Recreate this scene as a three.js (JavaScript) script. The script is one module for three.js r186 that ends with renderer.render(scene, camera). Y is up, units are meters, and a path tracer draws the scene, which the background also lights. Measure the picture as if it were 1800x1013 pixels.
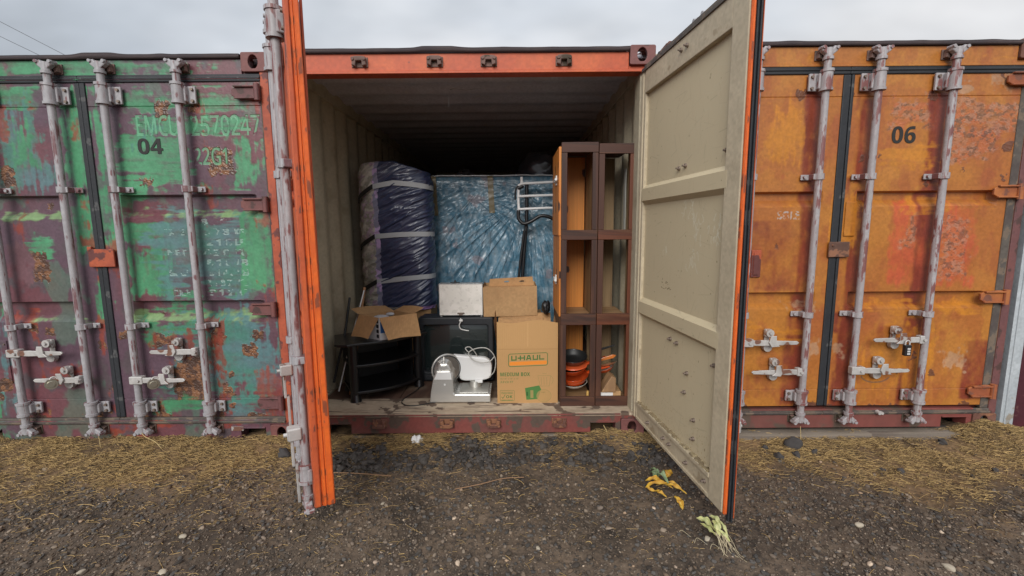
import * as THREE from 'three';
import { RoundedBoxGeometry } from 'three/addons/geometries/RoundedBoxGeometry.js';
import { TextGeometry } from 'three/addons/geometries/TextGeometry.js';
import { FontLoader } from 'three/addons/loaders/FontLoader.js';
import { mergeGeometries, toCreasedNormals, mergeVertices } from 'three/addons/utils/BufferGeometryUtils.js';

// ------------------------------------------------------------------ camera, sky, sun, exposure
const scene = new THREE.Scene();
const camera = new THREE.PerspectiveCamera(65.38, 1800 / 1013, 0.05, 400);
camera.position.set(1.5205, 1.4431, 3.0069);
camera.rotation.order = 'YXZ';
camera.rotation.set(-0.1301, 0.001, -0.0079);
scene.add(camera);
const renderer = new THREE.WebGLRenderer({ antialias: true });
renderer.toneMapping = THREE.LinearToneMapping;
renderer.toneMappingExposure = 1.65;
renderer.shadowMap.enabled = true;

const SUN_DIR = new THREE.Vector3(-0.20, 0.50, 0.86).normalize();
const sun = new THREE.DirectionalLight(new THREE.Color(1, 0.97, 0.92), 1.5);
sun.name = 'sun';
sun.position.copy(SUN_DIR).multiplyScalar(20).add(new THREE.Vector3(1.3, 0, 0));
sun.target.position.set(1.3, 0, 0);
sun.castShadow = true; sun.shadow.radius = 60; sun.shadow.mapSize.set(2048, 2048);
Object.assign(sun.shadow.camera, { left: -6, right: 6, top: 6, bottom: -6, near: 1, far: 45 });
sun.shadow.camera.updateProjectionMatrix();
scene.add(sun, sun.target);

// ------------------------------------------------------------------ noise
const SKYL = 0.57;
let seed = 7;
function srand(s) { seed = s >>> 0; }
function R() { seed = (seed + 0x6d2b79f5) | 0; let t = Math.imul(seed ^ (seed >>> 15), 1 | seed); t = (t + Math.imul(t ^ (t >>> 7), 61 | t)) ^ t; return ((t ^ (t >>> 14)) >>> 0) / 4294967296; }
const rr = (a, b) => a + (b - a) * R();
const NT = new Float32Array(65536); for (let i = 0; i < 65536; i++) NT[i] = R();
function vn(x, y, p = 256) {                              // value noise, period p
  const xf = Math.floor(x), yf = Math.floor(y); let u = x - xf, v = y - yf;
  const m = (a) => ((a % p) + p) % p;
  const x0 = m(xf), x1 = m(xf + 1), y0 = m(yf) << 8, y1 = m(yf + 1) << 8;
  u = u * u * (3 - 2 * u); v = v * v * (3 - 2 * v);
  const a = NT[y0 + x0], b = NT[y0 + x1], c = NT[y1 + x0], d = NT[y1 + x1];
  return a + (b - a) * u + (c - a + (a - b - c + d) * u) * v;
}
function fbm(x, y, o = 4, p = 256) { let s = 0, a = 0.5, n = 0; for (let i = 0; i < o; i++) { s += a * vn(x + i * 17 * (p === 256), y + i * 31 * (p === 256), p); n += a; a *= 0.5; x *= 2; y *= 2; p = Math.min(256, p * 2); } return s / n; }
const clamp = (x, a = 0, b = 1) => (x < a ? a : x > b ? b : x);
const sst = (a, b, x) => { const t = clamp((x - a) / (b - a)); return t * t * (3 - 2 * t); };
const mix = (a, b, t) => a + (b - a) * t;
const enc = (v) => { v = clamp(v); return Math.round(255 * (v <= 0.0031308 ? 12.92 * v : 1.055 * Math.pow(v, 1 / 2.4) - 0.055)); };

// ------------------------------------------------------------------ sky (overcast, brighter overhead, soft cloud texture)
{
  const W = 1024, H = 512, d = new Float32Array(W * H * 4);
  for (let r = 0; r < H; r++) {
    const el = ((r + 0.5) / H - 0.5) * Math.PI, sy = Math.sin(el), ce = Math.cos(el);
    for (let c = 0; c < W; c++) {
      const az = ((c + 0.5) / W - 0.5) * 2 * Math.PI, x = Math.cos(az) * ce, z = Math.sin(az) * ce, o = (r * W + c) * 4;
      if (sy < 0) { d[o] = 0.10; d[o + 1] = 0.09; d[o + 2] = 0.08; d[o + 3] = 1; continue; }
      const k = 1 / (sy + 0.28), px = x * k, pz = z * k;
      const n = fbm(px * 1.6 + 40, pz * 3.0 + 60, 5), n2 = fbm(px * 4.2 + 90, pz * 8 + 20, 4);
      const toSun = x * SUN_DIR.x + sy * SUN_DIR.y + z * SUN_DIR.z;
      let L = SKYL * (1 + 2 * sy) / 2 * (0.90 + 0.62 * (n - 0.5) + 0.26 * (n2 - 0.5)) * (1 + 0.35 * Math.pow(Math.max(0, toSun), 3));
      const w = clamp(0.5 + 1.5 * (n - 0.5) + 0.25 * x);
      d[o] = L * mix(0.90, 1.0, w); d[o + 1] = L * mix(0.985, 1.01, w); d[o + 2] = L * mix(1.10, 1.035, w); d[o + 3] = 1;
    }
  }
  const t = new THREE.DataTexture(d, W, H, THREE.RGBAFormat, THREE.FloatType);
  t.mapping = THREE.EquirectangularReflectionMapping; t.magFilter = THREE.LinearFilter; t.minFilter = THREE.LinearFilter; t.wrapS = THREE.RepeatWrapping; t.needsUpdate = true;
  scene.background = t; scene.environment = t;
}

// ------------------------------------------------------------------ texture makers
function dataTex(W, H, bytes, srgb, repeat = true) {
  const t = new THREE.DataTexture(bytes, W, H, THREE.RGBAFormat);
  t.magFilter = THREE.LinearFilter; t.minFilter = THREE.LinearMipmapLinearFilter;
  t.wrapS = t.wrapT = repeat ? THREE.RepeatWrapping : THREE.ClampToEdgeWrapping;
  if (srgb) t.colorSpace = THREE.SRGBColorSpace;
  t.needsUpdate = true; return t;
}
// colour texture: fn(u, v, out) with u, v in 0..1 fills out with linear rgb
function colorTex(W, H, fn, repeat = true) {
  const b = new Uint8Array(W * H * 4), o = [0, 0, 0];
  for (let y = 0, i = 0; y < H; y++) for (let x = 0; x < W; x++, i += 4) { fn((x + 0.5) / W, (y + 0.5) / H, o); b[i] = enc(o[0]); b[i + 1] = enc(o[1]); b[i + 2] = enc(o[2]); b[i + 3] = 255; }
  return dataTex(W, H, b, true, repeat);
}
function greyTex(W, H, fn, repeat = true) {
  const b = new Uint8Array(W * H * 4);
  for (let y = 0, i = 0; y < H; y++) for (let x = 0; x < W; x++, i += 4) { const v = Math.round(255 * clamp(fn((x + 0.5) / W, (y + 0.5) / H))); b[i] = b[i + 1] = b[i + 2] = v; b[i + 3] = 255; }
  return dataTex(W, H, b, false, repeat);
}
const rep = (t, x, y) => { const c = t.clone(); c.repeat.set(x, y ?? x); c.needsUpdate = true; return c; };
function canvasTex(W, H, draw, srgb = true) {
  const c = document.createElement('canvas'); c.width = W; c.height = H; draw(c.getContext('2d'), W, H);
  const t = new THREE.CanvasTexture(c); if (srgb) t.colorSpace = THREE.SRGBColorSpace; t.anisotropy = 8; return t;
}
const L3 = (r, g, b) => new THREE.Color().setRGB(r, g, b);
const std = (o) => new THREE.MeshStandardMaterial({ side: THREE.DoubleSide, ...o });
const phy = (o) => new THREE.MeshPhysicalMaterial({ side: THREE.DoubleSide, ...o });

// generic grain: fine dirt specks over soft patches, metres-tiling 1 x 1 m
const grainBump = greyTex(512, 512, (u, v) => 0.5 + 0.35 * (fbm(u * 64, v * 64, 3, 64) - 0.5) + 0.4 * (fbm(u * 8, v * 8, 3, 8) - 0.5));
const grainRough = greyTex(512, 512, (u, v) => 0.62 + 0.5 * (fbm(u * 16, v * 16, 4, 16) - 0.5));
function paintTile(base, alt, chip, chipAmount, o = {}) {   // weathered single-colour paint, 1 x 1 m
  const q = o.freq ?? 6, sx = o.sx ?? 1;
  return colorTex(o.size ?? 512, o.size ?? 512, (u, v, c) => {
    const n = fbm(u * q * sx, v * q, 5, q), f = fbm(u * 64, v * 64, 2, 64), k = fbm(u * 16 * sx, v * 16, 4, 16), s = sst(1 - chipAmount - (o.soft ?? 0.03), 1 - chipAmount + (o.soft ?? 0.03), k * 0.7 + n * 0.5);
    const t = sst(0.3, 0.7, n), g = 0.86 + 0.28 * f;
    for (let i = 0; i < 3; i++) c[i] = mix(mix(base[i], alt[i], t), chip[i], s) * g;
  });
}
const texOrange = paintTile([0.52, 0.105, 0.03], [0.45, 0.078, 0.025], [0.20, 0.05, 0.03], 0.15);
const texOrangeVivid = paintTile([0.72, 0.125, 0.014], [0.62, 0.100, 0.016], [0.24, 0.06, 0.025], 0.23, { freq: 16, soft: 0.05 });
const texRedPost = paintTile([0.30, 0.06, 0.03], [0.40, 0.085, 0.035], [0.12, 0.035, 0.03], 0.3);
const texMaroon = paintTile([0.17, 0.062, 0.055], [0.135, 0.055, 0.055], [0.07, 0.035, 0.03], 0.3);
const texSillRed = paintTile([0.20, 0.05, 0.04], [0.155, 0.055, 0.045], [0.09, 0.06, 0.045], 0.33);
const texRust = paintTile([0.17, 0.075, 0.05], [0.12, 0.05, 0.035], [0.23, 0.1, 0.05], 0.3, { freq: 10 });
const texGunk = paintTile([0.13, 0.085, 0.07], [0.2, 0.12, 0.1], [0.06, 0.045, 0.03], 0.35, { freq: 12 });
const texRod = paintTile([0.30, 0.29, 0.30], [0.345, 0.335, 0.345], [0.17, 0.085, 0.09], 0.24, { freq: 4, sx: 4, soft: 0.07 });
const texRodRed = paintTile([0.31, 0.285, 0.29], [0.35, 0.33, 0.335], [0.19, 0.075, 0.07], 0.28, { freq: 4, sx: 4, soft: 0.07 });
const texBeige = paintTile([0.50, 0.42, 0.295], [0.455, 0.38, 0.265], [0.33, 0.26, 0.17], 0.16);
const texWall = paintTile([0.50, 0.44, 0.315], [0.45, 0.395, 0.285], [0.38, 0.325, 0.225], 0.20, { freq: 4, soft: 0.08 });
const texSlate = paintTile([0.60, 0.59, 0.63], [0.54, 0.53, 0.57], [0.55, 0.53, 0.53], 0.14);
const texGasket = paintTile([0.014, 0.016, 0.020], [0.020, 0.022, 0.026], [0.07, 0.07, 0.07], 0.14, { freq: 8 });
const texGasketGrey = paintTile([0.07, 0.055, 0.05], [0.10, 0.085, 0.07], [0.15, 0.11, 0.08], 0.3, { freq: 8 });
const texBar = paintTile([0.50, 0.48, 0.46], [0.40, 0.38, 0.36], [0.2, 0.1, 0.07], 0.24, { freq: 8 });
const pm = (map, rough = 0.62, o = {}) => std({ map, roughness: rough, bumpMap: grainBump, bumpScale: 0.0012, ...o });
const M = {
  orange: pm(texOrange, 0.55), vivid: pm(texOrangeVivid, 0.55, { bumpScale: 0.003 }), redPost: pm(texRedPost), maroon: pm(texMaroon), sill: pm(texSillRed), rust: pm(texRust, 0.8), gunk: pm(texGunk, 0.85),
  rod: pm(texRod, 0.5, { bumpScale: 0.0003 }), rodRed: pm(texRodRed, 0.5, { bumpScale: 0.0003 }), beige: pm(texBeige, 0.62), wall: pm(texWall, 0.7), slate: pm(texSlate, 0.7), gasket: pm(texGasket, 0.6), gasketGrey: pm(texGasketGrey, 0.8), bar: pm(texBar, 0.42, { metalness: 0.2, bumpScale: 0.0004 }),
  roof: pm(paintTile([0.03, 0.022, 0.026], [0.045, 0.03, 0.03], [0.09, 0.06, 0.05], 0.2), 0.85),
  black: std({ color: L3(0.012, 0.012, 0.013), roughness: 0.45, bumpMap: grainBump, bumpScale: 0.0004 }),
  ink: std({ color: L3(0.018, 0.017, 0.016), roughness: 0.7 }),
  bolt: std({ color: L3(0.22, 0.17, 0.14), roughness: 0.5, metalness: 0.5 }),
};

// ------------------------------------------------------------------ geometry helpers
function prep(g) {
  if (g.index) g = g.toNonIndexed();
  for (const k of Object.keys(g.attributes)) if (!['position', 'normal', 'uv'].includes(k)) g.deleteAttribute(k);
  if (!g.attributes.normal) g.computeVertexNormals();
  if (!g.attributes.uv) g.setAttribute('uv', new THREE.BufferAttribute(new Float32Array(g.attributes.position.count * 2), 2));
  g.morphAttributes = {}; g.clearGroups(); return g;
}
function boxUV(g) {                                        // uv in metres from the face's own main direction
  const p = g.attributes.position, n = g.attributes.normal, uv = g.attributes.uv;
  for (let i = 0; i < p.count; i++) {
    const ax = Math.abs(n.getX(i)), ay = Math.abs(n.getY(i)), az = Math.abs(n.getZ(i));
    if (az >= ax && az >= ay) uv.setXY(i, p.getX(i), p.getY(i)); else if (ax >= ay) uv.setXY(i, p.getZ(i) + 0.37, p.getY(i)); else uv.setXY(i, p.getX(i), p.getZ(i) + 0.61);
  }
  return g;
}
const merge = (list, own) => { const g = mergeGeometries([].concat(list).map(prep)); return own ? g : boxUV(g); };
const bb = (x0, x1, y0, y1, z0, z1, r = 0.004) => {
  const w = Math.abs(x1 - x0), h = Math.abs(y1 - y0), d = Math.abs(z1 - z0), q = Math.min(r, w * 0.45, h * 0.45, d * 0.45);
  const g = r ? new RoundedBoxGeometry(w, h, d, 1, q) : new THREE.BoxGeometry(w, h, d);
  return g.translate((x0 + x1) / 2, (y0 + y1) / 2, (z0 + z1) / 2);
};
const UP = new THREE.Vector3(0, 1, 0);
function cyl(a, b, r0, r1 = r0, n = 14) {
  const A = new THREE.Vector3(...a), B = new THREE.Vector3(...b), d = B.clone().sub(A), g = new THREE.CylinderGeometry(r1, r0, d.length(), n, 1);
  return g.applyQuaternion(new THREE.Quaternion().setFromUnitVectors(UP, d.normalize())).translate((A.x + B.x) / 2, (A.y + B.y) / 2, (A.z + B.z) / 2);
}
const tube = (pts, r, n = 40, k = 8) => new THREE.TubeGeometry(new THREE.CatmullRomCurve3(pts.map((p) => new THREE.Vector3(...p)), false, 'centripetal'), n, r, k);
function grid(nu, nv, fn) {                                // indexed sheet, fn(u, v) -> [x, y, z]
  const p = new Float32Array((nu + 1) * (nv + 1) * 3), uv = new Float32Array((nu + 1) * (nv + 1) * 2), ix = [];
  for (let j = 0, k = 0; j <= nv; j++) for (let i = 0; i <= nu; i++, k++) { const q = fn(i / nu, j / nv); p.set(q, k * 3); uv.set([i / nu, j / nv], k * 2); }
  for (let j = 0; j < nv; j++) for (let i = 0; i < nu; i++) { const a = j * (nu + 1) + i, b = a + 1, c = a + nu + 1, d = c + 1; ix.push(a, b, d, a, d, c); }
  const g = new THREE.BufferGeometry();
  g.setAttribute('position', new THREE.BufferAttribute(p, 3)); g.setAttribute('uv', new THREE.BufferAttribute(uv, 2)); g.setIndex(ix); g.computeVertexNormals(); return g;
}
function profile(pts, z0, z1, bev = 0) {                   // extrude an xy outline along z
  const s = new THREE.Shape(pts.map((p) => new THREE.Vector2(...p)));
  const g = new THREE.ExtrudeGeometry(s, { depth: z1 - z0 - 2 * bev, bevelEnabled: bev > 0, bevelSize: bev, bevelThickness: bev, bevelOffset: -bev, bevelSegments: 2, curveSegments: 12 });
  return g.translate(0, 0, z0 + bev);
}
function plan(pts, y0, y1, bev = 0, holes = []) {          // extrude an xz outline upward
  const s = new THREE.Shape(pts.map((p) => new THREE.Vector2(p[0], -p[1])));
  const g = new THREE.ExtrudeGeometry(s, { depth: y1 - y0 - 2 * bev, bevelEnabled: bev > 0, bevelSize: bev, bevelThickness: bev, bevelOffset: -bev, bevelSegments: 2 });
  return g.rotateX(-Math.PI / 2).translate(0, y0 + bev, 0);
}
// corrugated sheet: runs along "len", offset h at flats, returns points [t, h]
function corr(from, to, period, depth, flat = 0.25, slope = 0.25) {
  const out = []; let t = from;
  while (t < to) { out.push([t, 0], [t + period * flat, 0], [t + period * (flat + slope), depth], [t + period * (2 * flat + slope), depth]); t += period * 2 * (flat + slope); }
  out.push([t, 0]); return out.map(([a, h]) => [Math.min(a, to), h]);
}
const taken = {};
function numbered(name) { const n = taken[name] = (taken[name] ?? -1) + 1; return n ? name + '_' + String(n).padStart(3, '0') : name; }
function shade(o) { o.castShadow = o.receiveShadow = true; return o; }
function part(name, geos, mat, parent, own) { const m = shade(new THREE.Mesh(Array.isArray(geos) || !geos.isBufferGeometry ? merge(geos, own) : own ? geos : boxUV(prep(geos)), mat)); m.name = numbered(name); parent.add(m); return m; }
function thing(name, label, category, pos = [0, 0, 0], group) { const g = new THREE.Group(); g.name = numbered(name); g.position.set(...pos); scene.add(g); g.userData = { label, category }; if (group) g.userData.group = group; return g; }
function single(name, geos, mat, label, category, group, own) { const m = part(name, geos, mat, scene, own); m.userData = { label, category }; if (group) m.userData.group = group; return m; }

// ------------------------------------------------------------------ painted fronts of the two closed containers: worn paint by layers, some rod shade in the orange one's dark reds
const FW = 2.52, FH = 2.62;                                 // the painted front, metres
function paintedFront(W, H, base, patches, kinds, textMask, s0) {
  const col = new Float32Array(W * H * 3), hgt = new Float32Array(W * H), tmp = [0, 0, 0];
  srand(s0);
  const off = s0 * 3.1;
  for (let y = 0, i = 0; y < H; y++) for (let x = 0; x < W; x++, i++) { base(x / W * FW + off, y / H * FH, tmp); col[i * 3] = tmp[0]; col[i * 3 + 1] = tmp[1]; col[i * 3 + 2] = tmp[2]; hgt[i] = 0.45; }
  for (const [cx, cy, hw, hh, k, st] of patches) {
    const K = kinds[k], grow = K.soft ? 2.2 : 1.7, along = hw > hh;
    const x0 = Math.max(0, Math.floor((cx - hw * grow - 0.03) / FW * W)), x1 = Math.min(W, Math.ceil((cx + hw * grow + 0.03) / FW * W)), y0 = Math.max(0, Math.floor((cy - hh * grow - 0.03) / FH * H)), y1 = Math.min(H, Math.ceil((cy + hh * grow + 0.03) / FH * H));
    for (let y = y0; y < y1; y++) for (let x = x0; x < x1; x++) {
      const X = x / W * FW, Y = y / H * FH, ex = Math.max(0, Math.abs(X - cx) - hw), ey = Math.max(0, Math.abs(Y - cy) - hh), inn = Math.min(hw - Math.abs(X - cx), hh - Math.abs(Y - cy));
      const d = ex || ey ? Math.hypot(ex, ey) : -Math.max(0, inn);                        // signed distance, metres
      const lo = fbm(X * 7 + off, Y * 7, 4), hi = fbm(X * K.fx + off, Y * K.fy, 4), st2 = along ? fbm(X * 4 + 9, Y * 46, 3) : fbm(X * 46, Y * 4 + 5, 3);
      let f;
      if (K.soft) f = sst(0.30, 0.85, st * (1 - sst(-0.01, 0.05, d)) * (0.62 + 0.75 * (lo - 0.2)) * (0.7 + 0.6 * hi));
      else f = sst(K.lo ?? 0.34, K.hi ?? 0.70, st * 0.62 - d * K.edge + K.n * ((lo - 0.5) * 1.3 + (hi - 0.5) * 0.9 + (st2 - 0.5) * K.streak));
      if (f <= 0) continue;
      const i = y * W + x; K.c(X + off, Y, tmp);
      f *= (K.a ?? 1) * (K.thin ? mix(1 - K.thin, 1, sst(0.3, 0.6, st2 * 0.6 + hi * 0.4)) : 1);
      for (let c = 0; c < 3; c++) col[i * 3 + c] = mix(col[i * 3 + c], tmp[c], f);
      hgt[i] = mix(hgt[i], K.h + (K.rough ?? 0) * (vn(X * 130, Y * 130) - 0.5), f);
    }
  }
  if (textMask) textMask(col, hgt, W, H);
  const b = new Uint8Array(W * H * 4), hb = new Uint8Array(W * H * 4);
  for (let y = 0, i = 0; y < H; y++) for (let x = 0; x < W; x++, i++) {
    const X = x / W * FW, Y = y / H * FH, g = 0.84 + 0.32 * fbm(X * 70 + off, Y * 70, 2), sc = vn(X * 230, Y * 16 + off) > 0.965 && vn(X * 5, Y * 5 + off) > 0.55 ? 0.75 : 1;
    for (let c = 0; c < 3; c++) b[i * 4 + c] = enc(col[i * 3 + c] * g * sc);
    b[i * 4 + 3] = 255;
    const h = Math.round(255 * clamp(hgt[i] + 0.10 * (fbm(X * 90, Y * 90 + off, 2) - 0.5) + 0.18 * (fbm(X * 9, Y * 9 + off, 2) - 0.5)));
    hb[i * 4] = hb[i * 4 + 1] = hb[i * 4 + 2] = h; hb[i * 4 + 3] = 255;
  }
  return std({ map: dataTex(W, H, b, true, false), bumpMap: dataTex(W, H, hb, false, false), bumpScale: 0.005, roughness: 0.6, roughnessMap: grainRough });
}
function maskCanvas(W, H, draw) {                           // draw() works in metres, y up
  const c = document.createElement('canvas'); c.width = W; c.height = H; const g = c.getContext('2d');
  g.setTransform(W / FW, 0, 0, -H / FH, 0, H);
  draw(g, (s, x, y, w, h, stroke, bold = '') => { g.save(); g.translate(x, y); g.scale(1, -1); const px = h / 0.72; g.font = bold.trim() + ' 100px sans-serif'; const k = px / 100, mw = g.measureText(s).width * k; g.scale(k * (w / mw), k); if (stroke) { g.lineWidth = stroke / k; if (bold === ' ') { g.globalAlpha = 0.32; g.fillText(s, 0, 0); g.globalAlpha = 1; } g.strokeText(s, 0, 0); } else g.fillText(s, 0, 0); g.restore(); });
  return g.getImageData(0, 0, W, H).data;
}
const GREEN_PATCHES = [ [1.32,2.51,0.60,0.04,'g',1],[2.11,2.52,0.13,0.02,'g',0.6],[0.80,2.33,0.11,0.06,'g',1],[0.79,2.02,0.14,0.25,'t',0.8],[0.82,2.06,0.09,0.18,'g',0.45],[1.15,2.17,0.07,0.21,'g',1],[1.14,1.65,0.06,0.32,'g',0.9],[1.27,1.56,0.06,0.21,'g',0.9],[1.21,1.08,0.05,0.23,'g',0.5],[1.31,2.09,0.05,0.32,'g',0.3],[1.56,2.32,0.09,0.06,'g',1],[1.94,2.31,0.29,0.04,'g',0.45],[2.13,2.29,0.17,0.08,'g',0.6],[1.94,2.15,0.42,0.07,'g',0.42],[1.65,1.94,0.18,0.13,'g',1.1],[1.66,2.14,0.07,0.09,'t',0.5],[2.23,1.92,0.05,0.14,'g',0.9],[2.33,1.94,0.03,0.12,'g',0.7],[1.50,1.75,0.09,0.05,'g',0.9],[1.94,1.74,0.35,0.03,'g',0.55],[1.40,1.57,0.02,0.15,'g',0.9],[0.80,1.58,0.22,0.02,'l',0.9],[1.86,1.58,0.44,0.02,'l',1],[1.55,1.49,0.16,0.06,'g',0.7],[1.53,1.19,0.14,0.15,'g',0.75],[1.90,1.33,0.27,0.23,'t',1],[2.28,1.32,0.10,0.25,'g',0.85],[1.91,1.06,0.14,0.05,'g',0.5],[0.84,1.36,0.06,0.05,'g',1.1],[0.81,1.24,0.05,0.09,'o',0.9],[0.68,1.26,0.08,0.13,'m',0.6],[0.59,0.89,0.12,0.02,'r',0.7],[0.90,0.88,0.20,0.02,'l',0.55],[1.86,0.88,0.45,0.03,'l',0.9],[1.69,0.94,0.19,0.04,'g',0.6],[1.66,0.79,0.18,0.07,'g',0.9],[1.94,0.60,0.38,0.28,'t',0.62],[2.16,0.61,0.20,0.26,'t',0.75],[0.48,0.71,0.04,0.18,'t',0.7],[0.44,0.28,0.07,0.08,'t',0.6],[1.60,0.73,0.07,0.04,'o',1],[1.72,0.67,0.10,0.12,'r',1],[1.74,0.45,0.10,0.14,'o',1.1],[1.95,0.75,0.03,0.04,'o',1],[2.17,0.65,0.03,0.02,'o',1.2],[2.24,0.76,0.02,0.02,'o',1.2],[2.00,0.36,0.03,0.02,'o',1],[0.81,0.80,0.02,0.02,'o',1],[1.16,0.70,0.02,0.02,'o',1],[1.31,0.76,0.02,0.02,'o',1],[1.73,2.24,0.02,0.03,'o',1.2],[1.58,1.80,0.02,0.02,'o',1.2],[2.09,1.92,0.06,0.06,'o',1.3],[0.68,1.83,0.03,0.05,'o',1.1],[0.44,0.42,0.04,0.03,'o',1],[0.90,0.51,0.11,0.05,'r',0.8],[1.66,0.25,0.17,0.05,'g',0.8],[2.13,0.25,0.14,0.06,'t',0.8],[1.25,1.30,0.09,0.11,'r',0.9],[1.74,0.13,0.31,0.03,'r',0.6],[1.22,0.08,0.13,0.05,'r',0.7],[2.34,2.31,0.07,0.09,'r',0.7],[2.36,1.62,0.06,0.13,'r',0.6],[2.38,0.99,0.07,0.12,'r',0.7],[2.33,0.31,0.09,0.16,'r',0.9],[0.91,2.19,0.02,0.04,'r',0.5],[0.89,2.30,0.06,0.04,'r',0.5],[1.87,0.60,0.04,0.28,'r',0.5],[0.77,2.51,0.04,0.04,'m',0.3] ];
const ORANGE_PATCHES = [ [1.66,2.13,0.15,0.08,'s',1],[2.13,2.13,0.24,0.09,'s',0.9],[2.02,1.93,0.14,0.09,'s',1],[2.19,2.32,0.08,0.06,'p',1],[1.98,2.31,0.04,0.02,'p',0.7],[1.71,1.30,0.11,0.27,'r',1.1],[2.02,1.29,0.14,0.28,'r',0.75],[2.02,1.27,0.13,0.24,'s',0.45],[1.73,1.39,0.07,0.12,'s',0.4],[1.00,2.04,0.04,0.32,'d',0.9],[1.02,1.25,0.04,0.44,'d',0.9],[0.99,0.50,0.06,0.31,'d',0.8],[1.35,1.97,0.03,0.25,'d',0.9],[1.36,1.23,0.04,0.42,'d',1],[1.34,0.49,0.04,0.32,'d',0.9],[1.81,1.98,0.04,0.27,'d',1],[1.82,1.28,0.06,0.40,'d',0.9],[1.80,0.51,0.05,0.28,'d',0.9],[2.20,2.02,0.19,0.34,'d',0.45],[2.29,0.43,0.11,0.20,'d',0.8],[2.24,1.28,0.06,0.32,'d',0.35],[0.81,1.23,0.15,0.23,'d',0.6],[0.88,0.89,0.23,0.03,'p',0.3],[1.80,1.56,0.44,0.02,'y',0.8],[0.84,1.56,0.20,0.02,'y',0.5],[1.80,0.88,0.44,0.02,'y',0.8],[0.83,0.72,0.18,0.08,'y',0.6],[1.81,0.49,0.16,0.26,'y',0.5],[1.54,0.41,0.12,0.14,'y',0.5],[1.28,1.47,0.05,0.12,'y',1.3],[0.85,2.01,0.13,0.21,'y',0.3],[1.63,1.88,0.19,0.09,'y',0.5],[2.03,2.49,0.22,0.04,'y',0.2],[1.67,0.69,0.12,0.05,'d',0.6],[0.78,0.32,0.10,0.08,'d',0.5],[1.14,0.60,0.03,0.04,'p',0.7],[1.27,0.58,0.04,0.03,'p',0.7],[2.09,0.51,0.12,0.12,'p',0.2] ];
const vary = (r, g, b, k = 0.25, q = 5) => (x, y, o) => { const n = 1 + k * 2 * (fbm(x * q + 3, y * q + 8, 4) - 0.5); o[0] = r * n; o[1] = g * n; o[2] = b * n; };
const rusty = (x, y, o) => { const n = fbm(x * 40, y * 40, 4), t = sst(0.42, 0.6, n); o[0] = mix(0.085, 0.215, t); o[1] = mix(0.045, 0.10, t); o[2] = mix(0.032, 0.05, t); };
const K1 = {
  g: { thin: 0.45, c: vary(0.066, 0.235, 0.118, 0.36), fx: 26, fy: 26, edge: 7, n: 0.75, streak: 0.9, h: 0.62 },
  t: { thin: 0.5, c: (x, y, o) => { const n = fbm(x * 5, y * 6, 4), t = sst(0.35, 0.65, n); o[0] = mix(0.065, 0.095, t); o[1] = mix(0.20, 0.19, t); o[2] = mix(0.155, 0.20, t); }, fx: 18, fy: 30, edge: 4, n: 0.9, streak: 1.2, h: 0.58, a: 0.8 },
  l: { thin: 0.6, c: vary(0.21, 0.34, 0.15, 0.25), fx: 20, fy: 30, edge: 12, n: 0.8, streak: 0.7, h: 0.62, a: 0.9 },
  r: { thin: 0.5, c: vary(0.24, 0.048, 0.03, 0.35), fx: 30, fy: 30, edge: 6, n: 0.9, streak: 0.7, h: 0.4, a: 0.8 },
  m: { c: vary(0.145, 0.075, 0.085, 0.25), fx: 22, fy: 22, edge: 6, n: 0.8, streak: 0.6, h: 0.45 },
  o: { lo: 0.46, hi: 0.54, c: rusty, fx: 48, fy: 48, edge: 16, n: 1.0, streak: 0.1, h: 0.30, rough: 0.7 },
};
srand(11);
for (let i = 0; i < 26; i++) GREEN_PATCHES.unshift([rr(0, 0.42), rr(0.2, 2.45), rr(0.03, 0.14), rr(0.03, 0.2), 'gtgml'[Math.floor(R() * 5)], rr(0.5, 0.9)]);
for (let i = 0; i < 7; i++) GREEN_PATCHES.push([rr(0.4, 2.4), rr(0.02, 2.4), rr(0.003, 0.009), rr(0.003, 0.010), 'o', rr(0.8, 1.1)]);
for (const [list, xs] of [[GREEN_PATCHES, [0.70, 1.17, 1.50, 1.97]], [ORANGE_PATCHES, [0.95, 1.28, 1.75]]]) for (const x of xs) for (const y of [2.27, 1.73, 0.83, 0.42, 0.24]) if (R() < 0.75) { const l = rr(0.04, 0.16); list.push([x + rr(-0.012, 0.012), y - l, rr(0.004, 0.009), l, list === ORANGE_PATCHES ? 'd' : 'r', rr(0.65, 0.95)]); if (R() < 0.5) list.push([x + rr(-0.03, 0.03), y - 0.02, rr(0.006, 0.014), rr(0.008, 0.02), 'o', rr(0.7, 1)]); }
for (let i = 0; i < 9; i++) { GREEN_PATCHES.push([rr(0.5, 2.3), 0.185, rr(0.02, 0.08), rr(0.008, 0.02), 'o', rr(0.5, 0.9)]); ORANGE_PATCHES.push([rr(0.5, 2.3), 0.17, rr(0.02, 0.09), rr(0.006, 0.016), 'o', rr(0.5, 0.9)]); }
const RODX = { green: [0.615, 1.087, 1.42, 1.893], orange: [0.60, 1.030, 1.362, 1.832] };
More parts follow.
